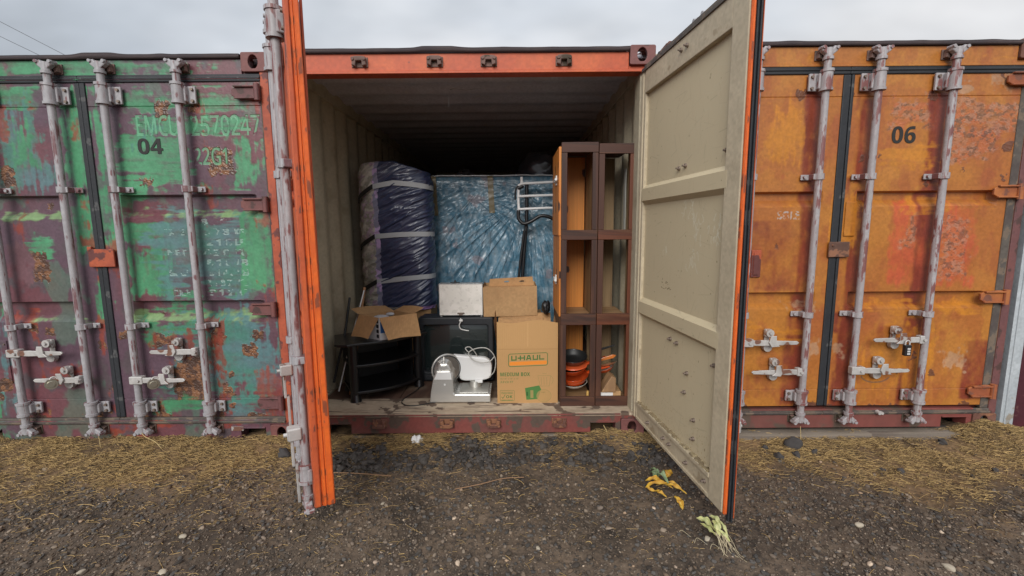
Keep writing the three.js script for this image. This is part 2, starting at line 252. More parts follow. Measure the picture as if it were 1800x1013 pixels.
const letters1 = (col, hgt, W, H) => {
  const px = maskCanvas(W, H, (g, text) => {
    g.fillStyle = g.strokeStyle = '#f00'; g.lineJoin = 'round';
    text('EMCU', 1.552, 2.092, 0.285, 0.122, 0.004, ' '); text('2570247', 1.905, 2.088, 0.46, 0.122, 0.004, ' '); text('22G1', 1.91, 1.903, 0.24, 0.104, 0.004, ' ');
    g.fillStyle = g.strokeStyle = '#0f0';
    const rows = ['8 1 8', '0 7 3', '2 1 8', '4 3 0', '8 1 8', '5 1 4 0', '2 1 8 7', '3 1 2'], tail = ['', 'KG', 'LB', 'KG', 'LB', 'LB', 'KG', 'LB'];
    rows.forEach((s, i) => { const y = 1.515 - i * 0.068; text(s, 1.92 + (i % 3) * 0.012, y, 0.17, 0.038, 0.005); if (tail[i]) text(tail[i], 2.13, y, 0.08, 0.038, 0.005); if (i % 2) text(['', 'TARE', '', 'NET', '', 'GROSS', '', 'CUBE'][i], 1.67, y, 0.13, 0.038, 0.005); });
  });
  for (let y = 0, i = 0; y < H; y++) for (let x = 0; x < W; x++, i++) {
    const r = px[i * 4] / 255, gq = px[i * 4 + 1] / 255, X = x / W * FW, Y = y / H * FH, j = (H - 1 - y) * W + x;
    if (r > 0.1) { const f = r * sst(0.30, 0.42, fbm(X * 30, y / H * 80, 3)); col[j * 3] = mix(col[j * 3], 0.13, f * 0.62); col[j * 3 + 1] = mix(col[j * 3 + 1], 0.40, f * 0.62); col[j * 3 + 2] = mix(col[j * 3 + 2], 0.22, f * 0.62); hgt[j] = Math.max(hgt[j], 0.5 + 0.5 * r); }
    if (gq > 0.1) { const f = gq * sst(0.47, 0.57, fbm(X * 34 + 5, Y * 34, 3)); col[j * 3] = mix(col[j * 3], 0.3, f * 0.5); col[j * 3 + 1] = mix(col[j * 3 + 1], 0.42, f * 0.5); col[j * 3 + 2] = mix(col[j * 3 + 2], 0.38, f * 0.5); hgt[j] = Math.max(hgt[j], 0.5 + 0.45 * gq * f); }
  }
};
const greenPaint = paintedFront(1100, 1144, (x, y, o) => {
  const n = fbm(x * 2.2, y * 2.6, 4), f = fbm(x * 9, y * 7, 4), t = sst(0.35, 0.65, n), q = sst(0.56, 0.70, f), gr = sst(0.6, 0.66, fbm(x * 5 + 30, y * 3.5 + 4, 5));
  o[0] = mix(mix(0.145, 0.105, t), 0.095, q); o[1] = mix(mix(0.056, 0.062, t), 0.070, q); o[2] = mix(mix(0.066, 0.082, t), 0.078, q);
  o[0] = mix(o[0], 0.085, gr * 0.5); o[1] = mix(o[1], 0.17, gr * 0.5); o[2] = mix(o[2], 0.12, gr * 0.5);
}, GREEN_PATCHES, K1, letters1, 3);

const scrape = (x, y, o) => { const n = fbm(x * 46, y * 52, 3), t = sst(0.55, 0.62, n) * 0.85, p = sst(0.44, 0.56, fbm(x * 34 + 50, y * 40, 3)) * 0.8; o[0] = mix(mix(0.42, 0.36, p), 0.13, t); o[1] = mix(mix(0.125, 0.19, p), 0.075, t); o[2] = mix(mix(0.05, 0.125, p), 0.05, t); };
const K3 = {
  s: { c: scrape, fx: 40, fy: 40, edge: 9, n: 0.9, streak: 0.5, h: 0.42, rough: 0.5, a: 0.8, thin: 0.5 },
  r: { c: vary(0.50, 0.08, 0.04, 0.2), fx: 20, fy: 20, edge: 9, n: 0.5, streak: 0.5, h: 0.5, a: 0.7, thin: 0.6 },
  d: { c: vary(0.19, 0.035, 0.022, 0.3), fx: 30, fy: 16, soft: true, h: 0.45, a: 0.92 },  // dark red paint stain; beside the rods their side shade is coloured in too
  p: { c: vary(0.42, 0.27, 0.17, 0.3), fx: 34, fy: 34, edge: 9, n: 1.1, streak: 0.6, h: 0.55, a: 0.6 },
  y: { lo: 0.3, hi: 0.75, c: vary(0.52, 0.20, 0.022, 0.2), fx: 26, fy: 24, edge: 6, n: 0.9, streak: 0.9, h: 0.46, a: 0.7, thin: 0.5 },
  o: { lo: 0.46, hi: 0.54, c: (x, y, o) => { o[0] = 0.11; o[1] = 0.045; o[2] = 0.03; }, fx: 48, fy: 48, edge: 16, n: 1.0, streak: 0.1, h: 0.25, rough: 0.5, a: 0.85 },
};
srand(23);
for (let i = 0; i < 14; i++) ORANGE_PATCHES.push([rr(0.4, 2.4), rr(0.02, 2.5), rr(0.003, 0.009), rr(0.003, 0.012), 'o', rr(0.8, 1.3)]);
const letters3 = (col, hgt, W, H) => {
  const px = maskCanvas(W, H, (g, text) => { g.fillStyle = g.strokeStyle = '#f00'; text('SOLE', 0.815, 1.475, 0.15, 0.05, 0.0035); g.strokeStyle = '#00f'; g.lineWidth = 0.007; g.beginPath(); g.ellipse(1.575, 0.40, 0.10, 0.055, 0, Math.PI * 1.05, Math.PI * 1.9); g.stroke(); });
  for (let i = 0; i < W * H; i++) { const x = i % W, y = (i / W) | 0, j = (H - 1 - y) * W + x, f = px[i * 4] / 255 * 0.6 * sst(0.3, 0.5, vn(x * 0.2, y * 0.2)), e = px[i * 4 + 2] / 255 * 0.6; for (let c = 0; c < 3; c++) col[j * 3 + c] = mix(mix(col[j * 3 + c], 0.42, f), 0.08, e); }
};
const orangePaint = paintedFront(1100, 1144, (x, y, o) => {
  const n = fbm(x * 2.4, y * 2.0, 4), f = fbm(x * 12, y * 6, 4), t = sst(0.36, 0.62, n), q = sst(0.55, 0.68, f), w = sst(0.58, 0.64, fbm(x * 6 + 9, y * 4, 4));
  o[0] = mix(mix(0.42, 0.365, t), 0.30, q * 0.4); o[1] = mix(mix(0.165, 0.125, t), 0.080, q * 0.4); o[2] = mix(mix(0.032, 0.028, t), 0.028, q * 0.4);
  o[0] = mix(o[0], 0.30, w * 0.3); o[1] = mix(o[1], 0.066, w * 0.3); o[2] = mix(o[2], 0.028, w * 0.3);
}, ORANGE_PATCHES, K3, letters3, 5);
function planarUV(g, sx = FW, sy = FH, ox = 0, oy = 0) { const p = g.attributes.position, uv = g.attributes.uv; for (let i = 0; i < p.count; i++) uv.setXY(i, (p.getX(i) + ox) / sx, (p.getY(i) + oy) / sy); return g; }

// ------------------------------------------------------------------ container pieces (local frame: x across the front, y up, z = 0 the front plane)
function castingGeo(sx, sy) {                               // sx: +1 outer side faces +x; sy: +1 top casting
  const w = 0.162, h = 0.118, d = 0.178, t = 0.028, oval = (cx, cy, rx, ry) => { const p = new THREE.Path(); p.absellipse(cx, cy, rx, ry, 0, Math.PI * 2, true); return p; };
  const rect = (a, b, r) => { const s = new THREE.Shape(), x0 = -a / 2, y0 = -b / 2; s.moveTo(x0 + r, y0); s.lineTo(-x0 - r, y0); s.quadraticCurveTo(-x0, y0, -x0, y0 + r); s.lineTo(-x0, -y0 - r); s.quadraticCurveTo(-x0, -y0, -x0 - r, -y0); s.lineTo(x0 + r, -y0); s.quadraticCurveTo(x0, -y0, x0, -y0 - r); s.lineTo(x0, y0 + r); s.quadraticCurveTo(x0, y0, x0 + r, y0); return s; };
  const ex = (s, hole) => { s.holes.push(hole); return new THREE.ExtrudeGeometry(s, { depth: t - 0.006, bevelEnabled: true, bevelSize: 0.004, bevelThickness: 0.003, bevelOffset: -0.004, bevelSegments: 2, curveSegments: 16 }).translate(0, 0, 0.003); };
  const front = ex(rect(w, h, 0.014), oval(sx * -0.004, 0, 0.031, 0.043)).translate(0, 0, -t);
  const side = ex(rect(d - t, h, 0.006), oval(0, 0, 0.042, 0.030)).rotateY(Math.PI / 2).translate(sx > 0 ? w / 2 - t : -w / 2, 0, -t - (d - t) / 2);
  const top = ex(rect(w - t, d - t, 0.006), oval(0, 0, 0.030, 0.055)).rotateX(-Math.PI / 2).translate(-sx * t / 2, sy > 0 ? h / 2 - t : -h / 2, -t - (d - t) / 2);
  const bottom = new THREE.BoxGeometry(w - t, t, d - t).translate(-sx * t / 2, sy > 0 ? -h / 2 + t / 2 : h / 2 - t / 2, -t - (d - t) / 2);
  const back = new THREE.BoxGeometry(w - t, h - 2 * t, t).translate(-sx * t / 2, 0, -d + t / 2);
  const inner = new THREE.BoxGeometry(t, h - 2 * t, d - 2 * t).translate(-sx * (w / 2 - t / 2), 0, -d / 2);
  return merge([front, side, top, bottom, back, inner]);
}
const CAST = { ru: castingGeo(1, 1), rl: castingGeo(1, -1), lu: castingGeo(-1, 1), ll: castingGeo(-1, -1) };
const CW = 2.438, CH = 2.591, CD = 6.058;
function keeperGeo(up) {                                    // forged cam keeper on header or sill
  const s = up ? 1 : -1;
  return [bb(-0.052, 0.052, -0.032, 0.03, 0, 0.008, 0.003), profile([[-0.045, 0.022], [-0.022, 0.03], [-0.018, -0.002], [0.018, -0.002], [0.022, 0.03], [0.045, 0.022], [0.04, -0.026], [0.022, -0.03], [-0.022, -0.03], [-0.04, -0.026]].map(([x, y]) => [x, y * -s]), 0.006, 0.036, 0.005), cyl([-0.036, s * 0.012, 0.03], [-0.036, s * 0.012, 0.044], 0.012, 0.010, 10), cyl([0.036, s * 0.012, 0.03], [0.036, s * 0.012, 0.044], 0.012, 0.010, 10)];
}
function shell(c, m, o = {}) {
  for (const [k, x, y] of [['lu', 0.081 + (o.cl ?? 0), CH - 0.059], ['ru', CW - 0.081, CH - 0.059], ['ll', 0.081, 0.059], ['rl', CW - 0.081, 0.059]]) { const q = part('corner_casting', CAST[k].clone(), m.casting, c, true); q.position.set(x, y, 0.006); }
  for (const x of [0, CW - 0.055]) { part('corner_post', [bb(x ? x : x + (o.cl ?? 0), x + 0.055 + (x ? 0 : o.cl ?? 0), 0.116, CH - 0.116, -0.15, -0.003, 0.006)], m.post, c); part('inner_post', [bb(x ? x - 0.03 : x + 0.053, x ? x + 0.002 : x + 0.085, 0.14, CH - 0.13, -0.15, -0.03, 0.004)], m.inside, c); }
  const head = [bb(0.165, CW - 0.165, 2.445, 2.555, -0.09, -0.006, 0.006), bb(0.056, CW - 0.056, 2.43, 2.446, -0.09, 0.004, 0.003), bb(0.057, 0.164, 2.447, 2.47, -0.09, -0.02, 0), bb(CW - 0.164, CW - 0.057, 2.447, 2.47, -0.09, -0.02, 0)];
  const h = part('header', head, m.header, c); if (o.planar) planarUV(h.geometry);
  const P = [[0.163, 0.018], [0.163, 0.118], [0.055, 0.118], [0.055, 0.155], [CW - 0.055, 0.155], [CW - 0.055, 0.118], [CW - 0.163, 0.118], [CW - 0.163, 0.018], [CW - 0.20, 0.018], [CW - 0.20, 0.09], [CW - 0.375, 0.09], [CW - 0.375, 0.018], [0.375, 0.018], [0.375, 0.09], [0.20, 0.09], [0.20, 0.018]];
  const s = part('sill', [profile(P, -0.10, -0.004, 0.004), bb(0.165, CW - 0.165, 0.146, 0.158, -0.10, 0.003, 0.003), bb(0.20, 0.376, 0.091, 0.099, -0.004, 0.004, 0.002), bb(CW - 0.376, CW - 0.20, 0.091, 0.099, -0.004, 0.004, 0.002)], m.sill, c); if (o.planar) planarUV(s.geometry);
  // roof sheet with crosswise ribs, and a front edge that has been dented
  const rib = corr(-CD + 0.1, -0.09, 0.30, 0.022, 0.26, 0.24), n = rib.length - 1;
  part('roof', [grid(1, n, (u, v) => [0.02 + u * (CW - 0.04), 2.567 - 0.024 + rib[Math.round(v * n)][1], rib[Math.round(v * n)][0]]).toNonIndexed()], m.roof, c);
  part('roof_edge', [grid(90, 3, (u, v) => { const wob = o.dent * (Math.pow(vn(u * 13 + o.k, 3), 6) * 2.2 + 0.25 * (vn(u * 30, o.k) - 0.5)), k = Math.round(v * 3); return [0.165 + u * (CW - 0.33), [2.552, 2.556, 2.578, 2.582][k] + wob * [0.2, 0.6, 1, 1][k], [0.004, 0.016, 0.016, -0.14][k] + wob * 0.3]; })], M.roof, c);
  // side walls, back wall
  const sw = corr(-CD + 0.16, -0.15, 0.278, 0.036, 0.26, 0.24), ns = sw.length - 1;
  for (const sgn of [0, 1]) part('side_wall', [grid(ns, 1, (u, v) => { const [z, h] = sw[Math.round(u * ns)], x = 0.014 + (0.036 - h); return [sgn ? CW - x : x, 0.15 + v * 2.36, z]; }).toNonIndexed(), bb(sgn ? CW - 0.06 : 0.002, sgn ? CW - 0.002 : 0.06, 2.47, 2.572, -CD + 0.16, -0.15, 0.004), bb(sgn ? CW - 0.05 : 0.004, sgn ? CW - 0.004 : 0.05, 0.03, 0.155, -CD + 0.16, -0.15, 0.004)], m.inside, c);
  part('back_wall', [bb(0.01, CW - 0.01, 0.05, 2.56, -CD, -CD + 0.05, 0), bb(0.01, CW - 0.01, 2.44, 2.562, -CD + 0.05, -CD + 0.17, 0.004)], m.inside, c);
}
// door in its own frame: u runs from the hinge (0) to the free edge, y up, w = 0 the outer skin, inside at w = -0.05; s = direction of u along x
const DW = 1.163, DY0 = 0.158, DY1 = 2.427;
function skin(s, w0, tr, seams, u0, u1, y0, y1, sign = 1) {    // pressed sheet with troughs tr = [[yTop, yTopIn, yBotIn, yBot]] between ua..ub
  const ua = tr.ua, ub = tr.ub, ys = [y0, y1], us = [u0, ua, ua + 0.035, ub - 0.035, ub, u1];
  for (const [a, b, c2, d] of tr.t) ys.push(a, b, c2, d);
  for (const q of seams) ys.push(q - 0.004, q, q + 0.004);
  for (let y = y0 + 0.1; y < y1; y += 0.1) ys.push(y);
  for (let u = u0 + 0.1; u < u1; u += 0.1) us.push(u);
  ys.sort((a, b) => a - b); us.sort((a, b) => a - b);
  const depth = (u, y) => {
    let d = 0;
    for (const [a, b, c2, e] of tr.t) if (y < a + 1e-6 && y > e - 1e-6) d = (tr.d ?? 0.042) * Math.min(1, (a - y) / (a - b), (y - e) / (c2 - e)) * clamp(Math.min((u - ua) / 0.035, (ub - u) / 0.035));
    for (const q of seams) if (Math.abs(y - q) < 1e-5) d += 0.004;
    d += 0.006 * (fbm(u * 2.3 + w0 * 90 + 7, y * 2.3 + s, 3) - 0.5) * (u > u0 + 0.05 && u < u1 - 0.05 ? 1 : 0.2);   // dents
    return d;
  };
  const nu = us.length - 1, nv = ys.length - 1;
  return grid(nu, nv, (a, b) => { const u = us[Math.round(a * nu)], y = ys[Math.round(b * nv)]; return [s * u, y, w0 - sign * depth(u, y)]; });
}
const crease = (g, a = 0.5) => toCreasedNormals(g.index ? g.toNonIndexed() : g, a);
function rodGeo(x, y0 = 0.135, y1 = 2.46, z = 0.052) {
  const r = 0.0215, out = [cyl([x, y0 + 0.02, z], [x, y1 - 0.02, z], r, r, 18)];
  for (const [y, up] of [[y0, -1], [y1, 1]]) {                // cam ends: neck ring, head with two horns
    out.push(cyl([x, y - up * 0.035, z], [x, y - up * 0.018, z], 0.031, 0.031, 16), cyl([x, y - up * 0.02, z], [x, y + up * 0.035, z], 0.026, 0.022, 14),
      profile([[-0.020, -0.03], [0.020, -0.03], [0.05, 0.0], [0.056, 0.03], [0.028, 0.036], [0.016, 0.014], [-0.012, 0.016], [-0.026, 0.036], [-0.052, 0.026], [-0.046, -0.004]].map(([a, b]) => [x + a, y + up * (0.018 + b * 0.8)]), z - 0.016, z + 0.018, 0.006),
      cyl([x - 0.042, y + up * 0.036, z - 0.02], [x - 0.042, y + up * 0.036, z + 0.026], 0.013, 0.010, 10), cyl([x + 0.043, y + up * 0.034, z - 0.02], [x + 0.043, y + up * 0.034, z + 0.026], 0.014, 0.010, 10));
  }
  return out;
}
function bracketGeo(x, y0, y1, side, z = 0.052) {             // heavy bearing bracket: sleeve round the rod and a bolted flange to one side
  const f = side * 0.088;
  return [cyl([x, y0, z], [x, y1, z], 0.034, 0.034, 18), cyl([x, y0 - 0.004, z], [x, y0 + 0.012, z], 0.039, 0.039, 18), cyl([x, y1 - 0.012, z], [x, y1 + 0.004, z], 0.039, 0.039, 18), bb(x, x + f, y0 + 0.004, y1 - 0.008, 0.003, 0.02, 0.006), bb(x + side * 0.02, x + side * 0.045, y0 + 0.01, y1 - 0.014, 0.014, 0.05, 0.008)];
}
const flangeBolts = (x, ys, side) => ys.map((y) => cyl([x + side * 0.07, y, 0.012], [x + side * 0.07, y, 0.032], 0.011, 0.009, 8));
function guideGeo(x, y, side, z = 0.052) { return [cyl([x, y - 0.019, z], [x, y + 0.019, z], 0.031, 0.031, 18), bb(x, x + side * 0.09, y - 0.018, y + 0.018, 0.002, 0.012, 0.004), bb(x + side * 0.022, x + side * 0.04, y - 0.018, y + 0.018, 0.008, 0.062, 0.004), cyl([x + side * 0.068, y, 0.008], [x + side * 0.068, y, 0.026], 0.011, 0.010, 8)]; }
function handleGeo(x, y, dir, len, z = 0.075) {               // pivot yoke on the rod and a flat lever
  return [bb(x - 0.028, x + dir * 0.062, y - 0.027, y + 0.027, z - 0.03, z + 0.012, 0.006), cyl([x + dir * 0.035, y, z], [x + dir * 0.035, y, z + 0.022], 0.012, 0.010, 8), profile([[0.03, 0.017], [0.12, 0.019], [0.2, 0.015], [len, 0.011], [len + 0.012, 0], [len, -0.013], [0.2, -0.018], [0.12, -0.02], [0.03, -0.017]].map(([a, b]) => [x + dir * a, y + b]), z - 0.006, z + 0.006, 0.003)];
}
function latchGeo(x, y, dir) {                                // retainer: plate with eye above, hook under the lever
  return [bb(x - 0.018, x + 0.018, y - 0.06, y + 0.075, 0.001, 0.010, 0.003), bb(x - 0.024, x + 0.024, y + 0.026, y + 0.082, 0.002, 0.03, 0.008), cyl([x, y + 0.058, 0.02], [x, y + 0.058, 0.05], 0.026, 0.026, 16), cyl([x, y + 0.06, 0.045], [x, y + 0.06, 0.062], 0.012, 0.010, 8),
    profile([[-0.018, 0.05], [0.018, 0.05], [0.022, 0.0], [0.045, -0.022], [-0.012, -0.026], [-0.030, 0.004]].map(([a, b]) => [x + a * dir, y + b]), 0.084, 0.094, 0.003), cyl([x, y - 0.045, 0.002], [x, y - 0.045, 0.03], 0.031, 0.029, 16)];
}
function hingeGeo(u, y, s, len = 0.135) {                     // blade tapering on to the door, knuckle at the post
  return [profile([[-0.035, -0.042], [0.02, -0.044], [len - 0.03, -0.036], [len, -0.018], [len, 0.02], [len - 0.03, 0.036], [0.02, 0.044], [-0.035, 0.042]].map(([a, b]) => [s * (u + a), y + b]), 0.002, 0.018, 0.004), bb(s * (u - 0.03), s * (u + len - 0.02), y + 0.030, y + 0.040, 0.014, 0.034, 0.003), bb(s * (u - 0.03), s * (u + len - 0.02), y - 0.040, y - 0.030, 0.014, 0.03, 0.003), cyl([s * (u - 0.03), y - 0.05, 0.02], [s * (u - 0.03), y + 0.05, 0.02], 0.019, 0.019, 12)];
}

// ------------------------------------------------------------------ fittings of a door, children of the door mesh
function fitDoor(d, T, s, hx, rods, o) {
  const X = (u) => hx + s * u;
  for (const r of rods) {
    const x = X(r.u);
    const rod = part('locking_rod', rodGeo(x, o.y0, o.y1), r.m ?? T.rod, d); { const q = rod.geometry.attributes.uv, a = R(), c = R(); for (let i = 0; i < q.count; i++) q.setXY(i, q.getX(i) + a, q.getY(i) + c); }
    for (const [a, b] of [[0.222, 0.312], [2.272, 2.392]]) { part('rod_bracket', bracketGeo(x, a, b, o.side), r.m ?? T.rod, d); for (const q of flangeBolts(x, [a + 0.02, b - 0.03], o.side)) part('bolt', q, M.bolt, d); }
    for (const y of [0.84, 1.742]) part('rod_guide', guideGeo(x, y, o.side), T.rod, d);
    if (r.hang) {
      part('handle', [bb(x - 0.032, x + 0.03, r.y - 0.03, r.y + 0.035, 0.06, 0.125, 0.01), cyl([x, r.y, 0.1], [x, r.y, 0.14], 0.012, 0.01, 8), bb(x - 0.02, x + 0.016, r.y - 0.16, r.y, 0.098, 0.112, 0.004), profile([[-0.02, -0.15], [0.016, -0.15], [0.012, -0.27], [0.01, -0.35], [-0.012, -0.35], [-0.014, -0.27]].map(([a, b]) => [x + a, r.y + b]), 0.085, 0.099, 0.003)], T.bar, d);
      continue;
    }
    part('handle', handleGeo(x, r.y, r.dir, o.len ?? 0.345), T.bar, d);
    part('handle_latch', latchGeo(x + r.dir * (r.at ?? 0.2), r.y, r.dir), T.bar, d);
  }
  for (const y of [2.344, 1.642, 0.945, 0.284]) { const h = part('hinge', hingeGeo(0.05, y, s), T.hinge, d); h.geometry.translate(hx, 0, 0); }
}
const font = await new FontLoader().loadAsync('fonts/droid/droid_sans_bold.typeface.json');
function numberGeo(txt, x, y, w, h, z) { const g = new TextGeometry(txt, { font, size: 1, depth: 0.0012, curveSegments: 6 }); g.computeBoundingBox(); const b = g.boundingBox; return g.translate(-b.min.x, -b.min.y, 0).scale(w / (b.max.x - b.min.x), h / (b.max.y - b.min.y), 1).translate(x, y, z); }

function closedContainer(name, label, pos, P) {
  const c = thing(name, label, 'container', pos, undefined);
  const T = { rod: P.rod, bar: M.bar, hinge: P.hinge };
  shell(c, { casting: P.casting, post: P.post, header: P.paint, sill: P.sill ?? P.paint, roof: M.roof, inside: P.inside }, { planar: true, dent: P.dent, k: P.k, cl: P.cl });
  for (const s of [1, -1]) {
    const hx = s > 0 ? 0.045 : CW - 0.045, tr = { ua: P.ua, ub: P.ub, t: P.troughs }, seamU = s > 0 ? P.seam[0] - 0.045 : CW - 0.045 - P.seam[1];
    const sk = skin(s, -0.010, tr, P.seams, 0.0, seamU + 0.004, DY0 + 0.02, P.gt[0] + 0.004).translate(hx, 0, 0);
    const d = part('door', [crease(sk, 0.35), bb(s > 0 ? hx : P.seam[1], s > 0 ? P.seam[0] : hx, DY0 + 0.02, P.gt[0], -0.085, -0.07, 0)], P.paint, c); planarUV(d.geometry);
    const xa = s > 0 ? 0.05 : 1.219 + 0.0, xb = s > 0 ? 1.219 : CW - 0.05;
    part('gasket', [bb(xa, xb, P.gt[0], P.gt[1], -0.04, 0.0, 0.006), bb(xa, xb, (P.gt[0] + P.gt[1]) / 2 - 0.006, (P.gt[0] + P.gt[1]) / 2 + 0.006, -0.01, 0.006, 0.004), s > 0 ? bb(P.seam[0], 1.226, 0.18, P.gt[0] - 0.001, -0.05, -0.002, 0.006) : bb(1.228, P.seam[1], 0.18, P.gt[0] - 0.001, -0.05, 0.001, 0.006)], M.gasket, d);
    part('gasket', [bb(xa, xb, P.gb[0], P.gb[1], -0.04, 0.002, 0.008), bb(xa, xb, P.gb[0] + 0.012, P.gb[0] + 0.026, -0.02, 0.012, 0.005), ...(P.sideGasket ? [bb(s > 0 ? 0.06 : CW - 0.115, s > 0 ? 0.115 : CW - 0.06, P.gb[1], P.gt[0] - 0.002, -0.04, -0.003, 0.006)] : [bb(s > 0 ? 0.05 : CW - 0.062, s > 0 ? 0.062 : CW - 0.05, P.gb[1], P.gt[0] - 0.002, -0.04, -0.004, 0.004)])], M.gasketGrey, d);
    const q = P.rods.filter((r) => (s > 0 ? r.x < 1.22 : r.x > 1.22)).map((r) => ({ ...r, u: s > 0 ? r.x - hx : hx - r.x }));
    fitDoor(d, T, s, hx, q, { side: P.side, y0: 0.122, y1: 2.487, len: P.len });
    for (const r of q) { part('cam_keeper', keeperGeo(true).map((g) => g.translate(r.x, 2.497, -0.006)), P.keeper, c); part('cam_keeper', keeperGeo(false).map((g) => g.translate(r.x, 0.095, -0.006)), M.gunk, c); }
    if (P.extra) P.extra(d, s);
  }
  return c;
}
const green = closedContainer('shipping_container', 'closed green and maroon shipping container with peeling paint, numbered 04', [-2.4658, -0.0242, 0], {
  paint: greenPaint, rod: M.rod, hinge: M.maroon, casting: M.maroon, post: M.redPost, inside: M.redPost, keeper: M.gunk, dent: 0.008, k: 3, side: 1, len: 0.335, sideGasket: false,
  ua: 0.09, ub: 0.99, troughs: [[1.712, 1.700, 1.600, 1.560], [1.004, 0.992, 0.902, 0.862]], seams: [2.27, 0.312], gt: [2.416, 2.462], gb: [0.125, 0.175], seam: [1.196, 1.262],
  rods: [{ x: 0.617, y: 0.666, dir: 1, at: 0.21 }, { x: 1.087, y: 0.478, dir: -1, at: 0.16 }, { x: 1.42, y: 0.473, dir: 1, at: 0.2 }, { x: 1.893, y: 0.669, dir: -1, at: 0.19 }],
  extra(d, s) {
    if (s > 0) { part('document_plate', [bb(0.40, 0.505, 0.43, 0.735, -0.012, -0.002, 0.003)], greenPaint, d).geometry; planarUV(d.children[d.children.length - 1].geometry); part('rivet', [cyl([0.49, 0.71, -0.004], [0.49, 0.71, 0.004], 0.006, 0.005, 8)], M.bolt, d); return; }
    part('number_marking', numberGeo('04', 1.557, 1.971, 0.162, 0.10, -0.0065), M.ink, d, true);
    part('seam_plate', [bb(1.162, 1.335, 1.238, 1.358, 0.003, 0.018, 0.006), bb(1.162, 1.19, 1.345, 1.375, 0.0, 0.02, 0.004)], M.redPost, d);
    part('maker_plate', [bb(2.0, 2.085, 0.075, 0.105, -0.003, 0.003, 0.001)], M.bar, d);
  },
});
const orange = closedContainer('shipping_container', 'closed weathered orange shipping container numbered 06, right of the open one', [CW + 0.0289, 0.0204, 0], {
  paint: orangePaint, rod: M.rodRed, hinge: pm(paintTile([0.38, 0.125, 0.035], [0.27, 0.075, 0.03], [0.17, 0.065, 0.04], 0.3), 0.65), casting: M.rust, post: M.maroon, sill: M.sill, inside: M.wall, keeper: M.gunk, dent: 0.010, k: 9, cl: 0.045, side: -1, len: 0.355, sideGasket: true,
  ua: 0.13, ub: 1.062, troughs: [[1.655, 1.643, 1.597, 1.552], [0.985, 0.973, 0.898, 0.866]], seams: [2.25, 0.297], gt: [2.385, 2.437], gb: [0.112, 0.155], seam: [1.178, 1.248],
  rods: [{ x: 0.60, y: 0.655, dir: 1, at: 0.19 }, { x: 1.030, y: 0.452, dir: -1, at: 0.19 }, { x: 1.362, y: 0.458, dir: 1, at: 0.19 }, { x: 1.832, y: 0.669, dir: -1, at: 0.18 }],
  extra(d, s) {
    if (s > 0) { part('document_plate', [bb(0.655, 0.72, 1.09, 1.272, -0.012, 0.006, 0.004), bb(0.668, 0.706, 1.105, 1.255, 0.0, 0.012, 0.004)], M.redPost, d); return; }
    part('number_marking', numberGeo('06', 1.521, 1.957, 0.155, 0.107, -0.0065), M.ink, d, true);
    part('seam_plate', [bb(1.160, 1.298, 1.221, 1.323, 0.003, 0.016, 0.005), cyl([1.185, 1.30, 0.01], [1.185, 1.30, 0.024], 0.010, 0.008, 8)], pm(paintTile([0.36, 0.16, 0.08], [0.22, 0.10, 0.06], [0.10, 0.05, 0.035], 0.4, { freq: 8 }), 0.8), d);
    part('backing_plate', bb(1.262, 1.336, 1.36, 1.585, -0.012, -0.001, 0.004), orangePaint, d); planarUV(d.children[d.children.length - 1].geometry);
    part('seal_bolt', [cyl([1.60, 0.135, 0.0], [1.60, 0.135, 0.03], 0.016, 0.012, 10), cyl([1.625, 0.13, 0.0], [1.625, 0.13, 0.022], 0.012, 0.01, 8)], M.bar, d);
  },
});

// ------------------------------------------------------------------ the open container
const mid = thing('shipping_container', 'open orange shipping container with both doors swung out and household goods inside', 'container', [0, 0, 0]);
shell(mid, { casting: M.maroon, post: M.redPost, header: M.orange, sill: M.sill, roof: M.slate, inside: M.wall }, { dent: 0.007, k: 5 });
for (const x of [0.563, 1.039, 1.381, 1.857]) part('cam_keeper', keeperGeo(true).map((g) => g.translate(x, 2.50, -0.006)), M.gunk, mid);
for (const x of [0.582, 1.054, 1.382, 1.842]) part('cam_keeper', keeperGeo(false).map((g) => g.translate(x, 0.095, -0.006)), M.rust, mid);
for (const y of [2.344, 1.642, 0.945, 0.284]) for (const x of [0, CW - 0.05]) for (const q of [0.055, -0.075]) part('hinge_lug', bb(x, x + 0.05, y + q, y + q + 0.02, -0.01, 0.045, 0.004), M.redPost, mid);
const texDust = colorTex(1024, 256, (u, v, o) => {          // dusty steel threshold: pale dust, dark scrapes and oil spots
  const x = u * 2.4, z = v * 0.32, n = fbm(x * 6, z * 14, 5), f = fbm(x * 30, z * 60, 3), st = sst(0.60, 0.66, fbm(x * 11 + 4, z * 9 + 8, 5)), sc = sst(0.66, 0.70, fbm(x * 5 + z * 30, z * 40, 4)), t = sst(0.3, 0.7, n);
  for (let i = 0; i < 3; i++) o[i] = mix(mix([0.40, 0.31, 0.22][i], [0.48, 0.385, 0.28][i], t), [0.075, 0.042, 0.03][i], Math.max(st, sc * 0.8) * 0.85) * (0.8 + 0.4 * f);
}, false);
const thr = part('threshold_plate', bb(0.06, CW - 0.06, 0.140, 0.1585, -0.31, -0.001, 0.003), std({ map: texDust, roughness: 0.85, bumpMap: grainBump, bumpScale: 0.002 }), mid);
{ const p = thr.geometry.attributes.position, uv = thr.geometry.attributes.uv; for (let i = 0; i < p.count; i++) uv.setXY(i, p.getX(i) / CW, -p.getZ(i) / 0.32); }
